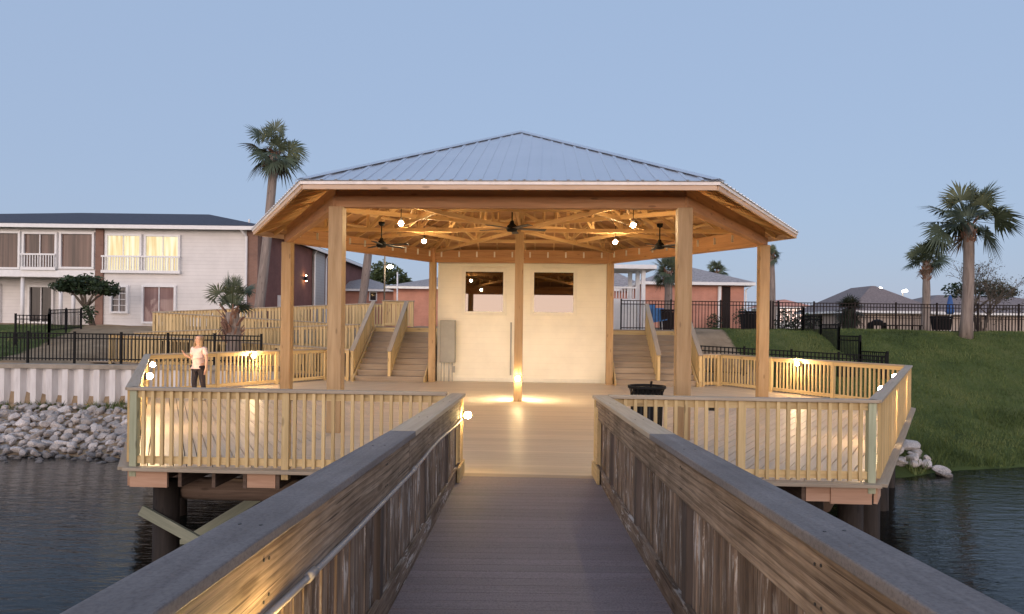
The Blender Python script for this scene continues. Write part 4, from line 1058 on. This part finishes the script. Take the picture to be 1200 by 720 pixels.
# end wall
m = MB(); m.box((xr - .3, D + 14, (zg + ze) / 2), (.6, 26, ze - zg)); m.build('end_wall', M['redbrick'], lb)
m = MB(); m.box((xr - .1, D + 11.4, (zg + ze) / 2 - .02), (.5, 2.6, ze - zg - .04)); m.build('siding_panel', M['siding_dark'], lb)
m = MB(); m.box((xr - .15, D + 17.5, (zg + ze) / 2 - .1), (.44, 2.2, ze - zg - .3)); m.build('painted_recess_shade', M['black'], lb)  # solid black box on the wall; the shade of a recess put into its colour
for y in (D + 10, D + 12.9):
    m = MB(); m.tube([(xr + .45, y, ze + .1), (xr + .2, y, ze - .35), (xr + .2, y, zg)], .07, 8); m.build('downspout', M['white'], lb)
m = MB(); p = at(289, 272, D - .1); m.tube([(p.x - .2, D - .45, ze - .02), (p.x, D - .12, ze - .4), (p.x, D - .12, zg)], .07, 8); m.build('downspout', M['white'], lb)
ov = .55; rx = xr + ov; ry0 = D - ov; ry1 = D + 27.5; rz_ = 8.45; ymid = D + 5
m = MB(); A_ = [(xl - 1, ry0, ze + .16), (rx, ry0, ze + .16), (rx, ry1, ze + .16), (xl - 1, ry1, ze + .16)]; xq = -33.0
B_ = [(xq + 6, ymid, rz_), (rx - 5.5, ymid, rz_), (rx - 5.5, ry1 - 5.5, rz_), (xq + 6, ry1 - 5.5, rz_)]
A2 = [(p[0], p[1], p[2] - .06) for p in A_]
m.mesh_poly(A_ + B_ + A2, [(0, 1, 5, 4), (1, 2, 6, 5), (2, 3, 7, 6), (3, 0, 4, 7), (4, 5, 6, 7), (11, 10, 9, 8), (0, 8, 9, 1), (1, 9, 10, 2), (2, 10, 11, 3), (3, 11, 8, 0)], R())
rf = m.build('roof', M['navyroof'], lb)
m = MB(); p = at(292, 259, D + 3); m.tube([(p.x, p.y, p.z - .6), (p.x, p.y, p.z + .1)], .06, 8); m.build('vent_pipe', M['white'], rf)
m = MB(); m.box(((xl + rx) / 2 - .5, ry0 + .02, ze + .02), (rx - xl + 1, .12, .2)); m.box((rx - .02, (ry0 + ry1) / 2, ze + .02), (.12, ry1 - ry0 - .2, .2)); m.build('gutter', M['white'], lb)
m = MB(); m.box((xr + .1, D + 3.5, 3.0), (.25, .6, .8)); m.build('meter_box', M['white'], lb)
sc = thing('wall_sconce', (xr + .12, 46.2, 4.7), 'black up and down wall light glowing on the dark red brick end wall', 'wall lamp')
sc.location = Vector((xr + .15, 45.2, 4.75)); c = sc.location
m = MB(); m.box((c.x, c.y, c.z), (.16, .2, .3)); m.build('housing', M['black'], sc)
for s_ in (-1, 1):
    m = MB(); m.ball((c.x + .02, c.y, c.z + s_ * .17), .035, 1); m.build('bulb', M['sconce'], sc)

def hip_house(name, label, x0, x1, y0, y1, zg, ze, zr_, wallM, roofM, ov=.5, run=None):
    root = thing(name, ((x0 + x1) / 2, y0, zg), label, 'house')
    m = MB(); m.box(((x0 + x1) / 2, (y0 + y1) / 2, (zg + ze) / 2), (x1 - x0, y1 - y0, ze - zg)); m.build('wall', M[wallM], root)
    run = min(run or 99, (x1 - x0) / 2 + ov - .15, (y1 - y0) / 2 + ov - .15); A = [(x0 - ov, y0 - ov, ze + .12), (x1 + ov, y0 - ov, ze + .12), (x1 + ov, y1 + ov, ze + .12), (x0 - ov, y1 + ov, ze + .12)]
    B = [(x0 - ov + run, y0 - ov + run, zr_), (x1 + ov - run, y0 - ov + run, zr_), (x1 + ov - run, y1 + ov - run, zr_), (x0 - ov + run, y1 + ov - run, zr_)]
    A2 = [(p[0], p[1], p[2] - .04) for p in A]; m = MB()
    m.mesh_poly(A + B + A2, [(0, 1, 5, 4), (1, 2, 6, 5), (2, 3, 7, 6), (3, 0, 4, 7), (4, 5, 6, 7), (11, 10, 9, 8), (0, 8, 9, 1), (1, 9, 10, 2), (2, 10, 11, 3), (3, 11, 8, 0)], R())
    m.build('roof', M[roofM], root)
    m = MB(); m.box(((x0 + x1) / 2, y0 - ov + .03, ze + .02), (x1 - x0 + 2 * ov, .1, .17)); m.box((x1 + ov - .03, (y0 + y1) / 2, ze + .02), (.1, y1 - y0 + 2 * ov - .2, .17)); m.box((x0 - ov + .03, (y0 + y1) / 2, ze + .02), (.1, y1 - y0 + 2 * ov - .2, .17))
    m.build('fascia', M['white'], root)
    return root
d = 39.5; a = at(768, 385, d); b = at(872, 334, d); tp = at(817, 319.5, d + 4)
rh = hip_house('brick_house', 'low orange brick house with a grey hip roof right of the pavilion', a.x - .6, b.x, d, d + 9, 1.5, b.z, b.z + 1.3, 'brick', 'greyroof', .5, 4.2)
q = at(842.5, 385, d - .1); m = MB(); m.box((q.x, d - .12, (1.6 + b.z - .1) / 2), (.16, .16, b.z - 1.7)); m.build('downspout', M['white'], rh)
q = at(851, 385, d - .1); m = MB(); m.box((q.x, d - .02, (1.6 + b.z - .1) / 2), (.48, .06, b.z - 1.7)); m.build('shutter_strip', M['bronze'], rh)
m = MB(); m.box((b.x + .015, d + 1.6, 3.0), (.04, 1.1, 2.3)); m.build('door', M['white'], rh)
m = MB(); m.box((b.x + .015, d + 4.6, 3.0), (.04, 1.6, 2.3)); m.build('door', M['white'], rh)
m = MB(); m.tube([(b.x + .4, d - .4, b.z), (b.x + .08, d - .08, b.z - .3), (b.x + .08, d - .08, 1.6)], .06, 8); m.build('downspout', M['white'], rh)
a = at(690, 385, 46); b2 = at(762, 341, 46)
hip_house('brick_house', 'dark doorway brick house wing seen behind the white porch', a.x, b2.x - .4, 46, 54, 1.5, b2.z, b2.z + 1.4, 'brick', 'greyroof', .4, 3.8)
d = 50; a = at(448, 385, d); b = at(575, 339, d)
rh2 = hip_house('brick_house', 'low red brick building with a grey roof behind the left stairs', a.x + .8, b.x, d, d + 12, 1.4, b.z, b.z + 1.15, 'brick', 'greyroof', .5, 5)
d = 56; a = at(405, 385, d); b = at(446, 341, d)
rh3 = hip_house('brick_house', 'small brick house wing with a window beside the left palm trunk', a.x - 2, b.x + 1.2, d, d + 8, 1.4, b.z, b.z + 1.2, 'brick', 'greyroof', .5, 3.8)
win(rh3, 434, 441, 343, 352, d, 'darkglass', fw=.08)
d = 52; a = at(1000, 385, d); b = at(1092, 364, d)
hip_house('low_house', 'low tan house with a brown peaked roof behind the right fence', a.x, b.x, d, d + 9, 1.5, b.z - .2, at(1045, 337, d + 4.5).z, 'fartan', 'brownroof', .6, 3.9)
d = 55; a = at(1075, 385, d); b = at(1290, 366, d)
hip_house('low_house', 'long low tan house with a brown roof behind the tall right palm', a.x, b.x, d, d + 10, 1.5, b.z - .3, at(1150, 347, d + 5).z, 'fartan', 'brownroof', .6, 5)
d = 90; a = at(905, 385, d); b = at(950, 356, d)
sh = hip_house('shop_building', 'distant building with red roof and bright windows beyond the fence', a.x, b.x, d, d + 8, 1.5, b.z - .6, b.z + .6, 'white', 'brick', .6, 3)
for px in (912, 920, 928, 937): win(sh, px, px + 5.5, 362, 377, d, 'shopglow', fw=.1)

# white porch
d = 27.6; pz0 = 1.66; a = at(717, 390, d); b = at(757, 390, d)
po = thing('porch', (a.x, d, pz0), 'white raised porch with square columns and a flat roof beside the bronze fence', 'porch')
zt = at(730, 316, d).z; zf = at(730, 350, d).z; zrl = at(730, 337, d).z
for px, dy in ((738, 1.2), (747, .6), (753.5, 0)):
    p = at(px, 350, d + dy); m = MB(); m.box((p.x, d + dy, (pz0 + zt) / 2), (.16, .16, zt - pz0)); m.build('column', M['white'], po)
m = MB(); m.box(((a.x + b.x) / 2 - .9, d + .8, zt + .08), (b.x - a.x + 2.4, 2.6, .16)); m.build('roof', M['white'], po)
m = MB(); m.box((a.x + .35, d + .1, (pz0 + zf) / 2), (1.35, .08, zf - pz0)); m.build('skirt_panel', M['white'], po)
m = MB(); m.box((a.x + .35, d + .1, zrl), (1.35, .1, .08)); m.build('porch_rail', M['white'], po)
s_ = MB(); s_.box((0, 0, 0), (.04, .04, zrl - zf - .04)); sd_ = s_.data('baluster', M['white'])
for i in range(12): put(sd_, 'baluster', po, (a.x - .28 + i * .115, d + .1, (zrl + zf) / 2))
m = MB(); m.box((a.x - .9, d + 1.3, (pz0 + zf) / 2 + .2), (1.2, .1, zf - pz0 + .3)); m.build('painted_opening_shade', M['black'], po)  # flat black slab, no hole: the darkness of an opening is painted on

# street furniture behind
c = at(766, 378, 28.5); bc = thing('sling_chair', (c.x, 28.5, 1.66), 'blue sling chair behind the right stairs', 'chair')
m = MB(); m.beam((c.x - .22, 28.4, 2.72), (c.x - .1, 28.4, 2.0), .04, .5, (1, 0, 0)); m.beam((c.x + .12, 28.3, 2.6), (c.x + .12, 28.3, 2.05), .5, .04, (0, 1, 0)); m.beam((c.x - .1, 28.4, 2.0), (c.x + .5, 28.4, 2.12), .6, .04); m.build('sling', M['bluechair'], bc)
for dx in (-.3, .3):
    for dy in (-.22, .22): m = MB(); m.beam((c.x + dx, 28.4 + dy, 1.66), (c.x + dx * .9, 28.4 + dy, 2.05), .03, .03); m.build('leg', M['white'], bc)
def bin_(px, py0, py1, w, d, label, mat):
    p = at(px, py1, d); q = at(px, py0, d); root = thing('wheeled_bin', (p.x, d, p.z), label, 'bin')
    m = MB(); m.beam((p.x, d, p.z), (p.x, d, q.z - .1), w * .85, w * .8, (0, 1, 0), w, w * .9); m.build('body', M[mat], root, bevel=.02)
    m = MB(); m.box((p.x, d, q.z - .04), (w * 1.06, w, .09)); m.build('lid', M[mat], root, bevel=.02)
bin_(781, 363, 388, .55, 28.4, 'dark brown bin behind the right front pavilion post', 'bronze')
bin_(880, 365, 386, .75, 28.3, 'black bin left of the thick fence post', 'black')
bin_(1103, 371, 387, .62, 29.0, 'black storage box beside the closed blue umbrella', 'black')
c = at(1113, 386, 30); um = thing('closed_umbrella', (c.x, 30, 1.7), 'closed blue patio umbrella on a white pole behind the fence', 'umbrella')
zt = at(1113, 346, 30).z; m = MB(); m.tube([(c.x, 30, 1.6), (c.x, 30, zt)], .03, 8); m.build('pole', M['white'], um)
m = MB(); m.lathe((c.x, 30, zt), [(.02, .02), (.07, -.1), (.13, -.45), (.17, -.75), (.12, -.85), (0, -.84)], 10); m.build('canopy', M['blue'], um, smooth=True)
c = at(1060, 384, 30); tbl = thing('patio_table', (c.x, 30, 1.7), 'low dark patio table behind the right fence', 'table')
m = MB(); m.box((c.x, 30, 2.0), (1.2, .7, .05)); m.build('table_top', M['bronze'], tbl)
for dx in (-.5, .5):
    for dy in (-.28, .28): m = MB(); m.box((c.x + dx, 30 + dy, 1.83), (.05, .05, .3)); m.build('leg', M['bronze'], tbl)
c = at(1028, 378, 30); gr = thing('barbecue_grill', (c.x, 30, 1.7), 'dark barbecue grill right of the palmetto bush', 'grill')
m = MB(); m.box((c.x, 30, 2.05), (.6, .4, .14)); m.ball((c.x, 30, 2.13), .22, 2, (1.2, .8, .6)); m.build('firebox', M['black'], gr)
for dx in (-.3, .3): m = MB(); m.box((c.x + dx, 30, 1.88), (.05, .4, .4)); m.build('leg', M['black'], gr)

# lamp posts
c = at(450, 385, 47); lp = thing('street_lamp', (c.x, 47, 1.6), 'tall lamp post with a bright lamp behind the left stairs', 'street lamp')
zt = at(450, 300, 47).z; m = MB(); m.tube([(c.x, 47, 1.4), (c.x, 47, zt)], [.08, .05], 8); m.build('pole', M['bark'], lp)
q = at(457, 313, 46.6); m = MB(); m.tube([(c.x, 47, q.z + .15), (q.x, 46.6, q.z + .12)], .03, 6); m.build('arm', M['bark'], lp)
m = MB(); m.ball((q.x, 46.6, q.z), .2, 2, (1, 1, .6)); m.build('lamp_head', M['street'], lp, smooth=True)
c = at(465, 385, 45); zt = at(465, 319, 45).z; m = MB(); m.tube([(c.x, 45, 1.4), (c.x, 45, zt)], [.06, .05], 8)
single(m, 'flag_pole', M['white'], 'thin pale pole right of the lamp post behind the left stairs', 'pole', smooth=True)
for px, py, lb_ in ((1024, 343, 'distant bright floodlights left of the brown roof peak'), (1058, 341.5, 'small distant floodlight right of the brown roof peak')):
    c = at(px, py, 150); fl_ = thing('floodlight_mast', (c.x, 150, 1.7), lb_, 'floodlight')
    m = MB(); m.tube([(c.x, 150, 1), (c.x, 150, c.z)], .12, 6); m.build('mast', M['galv'], fl_)
    for dx, dz in (((-1.2, -.3), (-.4, 0), (.4, .6), (1.3, .9), (.9, .1)) if px < 1040 else ((0, 0), (.5, .1))):
        m = MB(); m.ball((c.x + dx, 149.8, c.z + dz), U(.22, .45), 1, (1.3, .5, .8)); m.build('lamp_head', M['flood'], fl_)

# ------------------------------------------------------------------ palms and trees
def fan_leaf(mb, p, dirv, pet, blade, droop, nleaf=22, rn=0.5, roll=0.0, spread=1.75):
    d = Vector(dirv).normalized(); up = Vector((0, 0, 1)); sd = d.cross(up)
    sd = sd.normalized() if sd.length > .05 else Vector((1, 0, 0)); nn = sd.cross(d).normalized()
    e = Vector(p) + d * pet + Vector((0, 0, -droop * pet * .25)); d2 = (d + Vector((0, 0, -droop * .5))).normalized(); nn = sd.cross(d2).normalized()
    sd, nn = sd * math.cos(roll) + nn * math.sin(roll), nn * math.cos(roll) - sd * math.sin(roll)
    w = .018; mb.face([Vector(p) - sd * w, Vector(p) + sd * w, e + sd * w, e - sd * w], [(0, 0)] * 4, rn)
    for i in range(nleaf):
        a = -spread + 2 * spread * i / (nleaf - 1) + U(-.06, .06); ln = blade * (1 - .35 * abs(a) / 1.9) * U(.8, 1.1)
        dr = (d2 * math.cos(a) + sd * math.sin(a) + nn * .18 * math.cos(a)).normalized()
        w = blade * .034; pw = dr.cross(nn).normalized() * w
        m1 = e + dr * ln * .55 + Vector((0, 0, -droop * ln * .08)); m2 = e + dr * ln + Vector((0, 0, -droop * ln * .42 - .03 * ln))
        r_ = min(1, max(0, rn + U(-.15, .15)))
        mb.face([e - pw * .3, e + pw * .3, m1 + pw, m1 - pw], [(0, 0)] * 4, r_); mb.face([m1 - pw, m1 + pw, m2], [(0, 0)] * 3, r_)
def palm(base, top, tr, cr, label, nf=34, name='palm_tree', pet=.46, blade=.5, boots=.8, emin=-55, emax=85, dead=6, upv=0.0, boot_r=1.5, droop=.5, mat='palm', group=None, nl=24):
    base = Vector(base); top = Vector(top); root = thing(name, base, label, 'palm tree', group)
    n = 9; pts = []; rad = []
    for i in range(n):
        t = i / (n - 1); p = base.lerp(top, t); p.x += math.sin(t * PI) * tr * .25
        pts.append(p - Vector((0, 0, .3 if i == 0 else 0))); rad.append(tr * (1.15 if i == 0 else 1 - .15 * t) * U(.95, 1.05))
    m = MB(); m.tube(pts, rad, 12); m.build('trunk', M['trunk'], root, smooth=True)
    if boots:
        m = MB()
        for i in range(int(46 * boots) + 8):
            t = U(0, 1); a = U(0, 2 * PI); p = top - Vector((0, 0, (1 - t) * boots)); d = Vector((math.cos(a), math.sin(a), U(.9, 2.0))).normalized()
            o = p + Vector((math.cos(a), math.sin(a), 0)) * tr * .7; m.beam(o, o + d * U(.5, .95) * tr * boot_r, tr * .42, .03, (math.cos(a), math.sin(a), .2), tr * .12)
        m.build('boots', M['boots'], root)
    m = MB(); c = top + Vector((0, 0, .1))
    for i in range(nf):
        t = (i + .5) / nf; el = math.radians(emin + (emax - emin) * t + U(-8, 8)); a = i * 2.39996 + U(-.2, .2)
        d = Vector((math.cos(a) * math.cos(el), math.sin(a) * math.cos(el), math.sin(el) + upv)).normalized()
        fan_leaf(m, c, d, cr * pet * (U(.25, .6) if i % 3 == 0 else U(.75, 1.1)), cr * blade * U(.72, 1.18), droop * (1.15 - .5 * t), nl, min(1, max(0, .2 + .55 * t + U(-.25, .25))), roll=U(-1.15, 1.15))
    m.build('crown', M[mat], root)
    if dead:
        m = MB()
        for i in range(dead):
            a = U(0, 2 * PI); d = Vector((math.cos(a) * .5, math.sin(a) * .5, -1)).normalized(); fan_leaf(m, c - Vector((0, 0, .15)), d, cr * .25, cr * .4, .2, 12, R())
        m.build('dry_fronds', M['deadleaf'], root)
    return root
def pxp(px, py, d, cpx, cpy, tr, cr, label, zb=None, **k):
    b = at(px, py, d); t = at(cpx, cpy, d); 
    if zb is not None: b.z = zb
    return palm(b, t, tr, cr, label, **k)
pxp(300, 385, 30, 322, 178, .22, 1.9, 'tall leaning palm beside the dark red brick end wall', zb=1.2, nf=32, boots=.3, emin=-62, dead=12, pet=.44, blade=.52, nl=22)
pxp(272, 420, 21.7, 272, 366,   .25, 1.35, 'small squat palm with a shaggy trunk in front of the switchback ramp', zb=.3, nf=21, pet=.60, blade=.46, boots=1.0, emin=22, emax=84, dead=2, boot_r=1.9, nl=22)
pxp(1132, 388, 25, 1135, 262,   .20, 2.0, 'tall palm on top of the grassy bank at the right', nf=32, boots=.75, emin=-28, emax=78, dead=3, boot_r=1.7, droop=.6, pet=.5, blade=.5, nl=26)
pxp(1084, 385, 38, 1085, 308,   .21, 1.6, 'palm left of and behind the tall right palm', zb=1.6, nf=34, boots=1.1, emin=-15, emax=85, dead=3, boot_r=1.7)
pxp(840, 380, 58, 840, 318, .25, 1.35, 'small distant palm rising behind the orange brick house roof', zb=1.6, nf=28, boots=.4, dead=3)
pxp(905, 380, 56, 904, 300, .25, 1.2, 'small distant palm half hidden by the right side pavilion post', zb=1.6, nf=28, boots=.4, dead=3)
pxp(781, 385, 31, 783, 318, .2, 1.15, 'palm behind the right front pavilion post', zb=1.6, nf=30, boots=.6, dead=4)
pxp(391, 385, 36, 391, 226, .22, 1.35, 'tall palm whose crown just shows over the left roof edge', zb=1.4, nf=36, boots=.4)
pxp(420, 385, 40, 437, 240, .26, 1.5, 'leaning palm trunk rising behind the pavilion left of the lamp post', zb=1.4, nf=34, boots=.4)
# palmetto bush
c = at(995, 386, 28.5); pb = thing('palmetto_bush', (c.x, 28.5, 1.65), 'dense round dark palmetto bush behind the stepped fence', 'bush')
m = MB(); cz = at(995, 362, 28.5).z
m.tube([(c.x, 28.5, 1.5), (c.x, 28.5, cz)], .25, 10)
for i in range(90):
    el = math.radians(U(-70, 85)); a = i * 2.39996; d_ = Vector((math.cos(a) * math.cos(el), math.sin(a) * math.cos(el), math.sin(el)))
    fan_leaf(m, (c.x, 28.5, cz - .1), d_, U(.3, .5), U(.38, .55), .5, 12, R() * .8)
m.build('fronds', M['palmetto'], pb)

def leafy(name, label, base, centers, n, leaf, mat, trunk_r=.12, cat='tree', limbs=True):
    base = Vector(base); root = thing(name, base, label, cat); m = MB()
    for c, r in centers:
        c = Vector(c); rr_ = Vector(r if isinstance(r, tuple) else (r, r, r))
        for _ in range(n):
            d = Vector((random.gauss(0, 1), random.gauss(0, 1), random.gauss(0, 1))).normalized() * (R() ** .4)
            if R() < .25: d *= 1.15
            p = c + Vector((d.x * rr_.x, d.y * rr_.y, d.z * rr_.z)); a = Vector((random.gauss(0, 1), random.gauss(0, 1), random.gauss(0, .6))).normalized(); b = a.cross(Vector((random.gauss(0, 1), random.gauss(0, 1), 1))).normalized()
            s = leaf * U(.6, 1.3); m.face([p - a * s, p + b * s * .5, p + a * s, p - b * s * .5], [(0, 0)] * 4, R() * .6 + .4 * max(0, d.z))
    m.build('crown', M[mat], root)
    m = MB(); hub = base + (Vector(centers[0][0]) - base) * .5; m.tube([base - Vector((0, 0, .2)), base.lerp(hub, .6) + Vector((.05, 0, 0)), hub], [trunk_r, trunk_r * .85, trunk_r * .7], 8)
    if limbs:
        for c, r in centers: m.tube([hub - Vector((0, 0, .1)), (hub + Vector(c)) / 2 + Vector((U(-.1, .1), 0, .05)), Vector(c)], [trunk_r * .6, trunk_r * .4, trunk_r * .15], 6)
    m.build('trunk', M['bark'], root, smooth=True); return root
dd = 34.0; cs = [(at(px, py, dd + U(-.4, .4)), (rx_, .8, rz2)) for px, py, rx_, rz2 in ((88, 331, .8, .32), (76, 336, .6, .26), (103, 330, .9, .36), (120, 337, .7, .36), (97, 340, .9, .24), (128, 341, .35, .25))]
b = at(112, 381, dd); leafy('shade_tree', 'dark umbrella shaped small tree in front of the grey apartment building', (b.x, dd, 1.3), cs, 420, .11, 'shrub', .13)
b = at(104, 381, 33.6); leafy('shrub', 'small dark shrub under the umbrella shaped tree', (b.x, 33.6, 1.3), [(at(104, 368, 33.6), (.35, .35, .45))], 260, .08, 'shrub', .04, 'shrub')
dd = 75; leafy('broad_tree', 'round green tree glowing beside the street lamp', (at(452, 380, dd).x, dd, 1.6), [(at(px, py, dd + U(-1, 1)), r) for px, py, r in ((447, 318, 1.2), (456, 322, 1.3), (440, 327, 1.1), (466, 328, 1.2), (474, 333, .9))], 420, .22, 'tree', .25)
leafy('broad_tree', 'small dark distant tree beside the leaning palm trunk', (at(422, 380, 80).x, 80, 1.6), [(at(421, 326, 80), (1.2, 1, .7)), (at(430, 329, 80), (.9, 1, .5))], 300, .2, 'shrub', .2)
dd = 42; leafy('broad_tree', 'dense dark tree behind the trunk of the tall right palm', (at(1150, 380, dd).x, dd, 1.6), [(at(1125, 340, dd), (.9, 1, .5)), (at(1150, 338, dd), (1.3, 1, .6)), (at(1172, 343, dd), (1.0, 1, .4))], 420, .12, 'shrub', .15)
# bare tree
def bare(px, d, label):
    b = at(px, 385, d); root = thing('bare_tree', (b.x, d, 1.6), label, 'tree'); m = MB(); lf = MB()
    def grow(p, dr, ln, r, k):
        q = p + dr * ln; mid = (p + q) / 2 + Vector((U(-.06, .06), U(-.06, .06), U(-.03, .06))) * ln
        m.tube([p, mid, q], [r, r * .85, r * .65], 5, caps=False)
        if k == 0:
            for _ in range(5):
                s = U(.035, .07); c = q + Vector((U(-.25, .25), U(-.25, .25), U(-.25, .2))); a = Vector((U(-1, 1), U(-1, 1), U(-1, 1))).normalized(); b_ = a.cross(Vector((0, 0, 1))).normalized()
                lf.face([c - a * s, c + b_ * s * .6, c + a * s, c - b_ * s * .6], [(0, 0)] * 4, R())
            return
        for _ in range(3 if k > 1 else 4):
            nd = (dr + Vector((random.gauss(0, .55), random.gauss(0, .55), random.gauss(.1, .35)))).normalized(); grow(q, nd, ln * U(.62, .86), r * .6, k - 1)
    for a in range(4): grow(Vector((b.x, d, 1.5)), Vector((U(-.5, .5), U(-.4, .4), 1)).normalized(), U(1.15, 1.5), .07, 4)
    m.build('branches', M['bark'], root); lf.build('leaves', M['twigleaf'], root)
bare(1152, 40, 'sparse twiggy tree behind the tall right palm')
# garden shrubs by the brick house
for px, py, d, r, lb_ in ((837, 378, 38.6, .45, 'small dark shrub by the brick house wall'), (870, 372, 38.4, .5, 'taller dark shrub at the corner of the brick house')):
    b = at(px, 388, d); leafy('shrub', lb_, (b.x, d, 1.55), [(at(px, py, d), (r, r, r * 1.2))], 320, .07, 'shrub', .04, 'shrub')
b = at(940, 380, 29); leafy('shrub', 'low dark shrubs beside the thick fence post at the hilltop', (b.x, 29, 1.6), [(at(922, 376, 29), (.5, .4, .5)), (at(945, 378, 29), (.6, .4, .4))], 320, .07, 'shrub', .04, 'shrub')
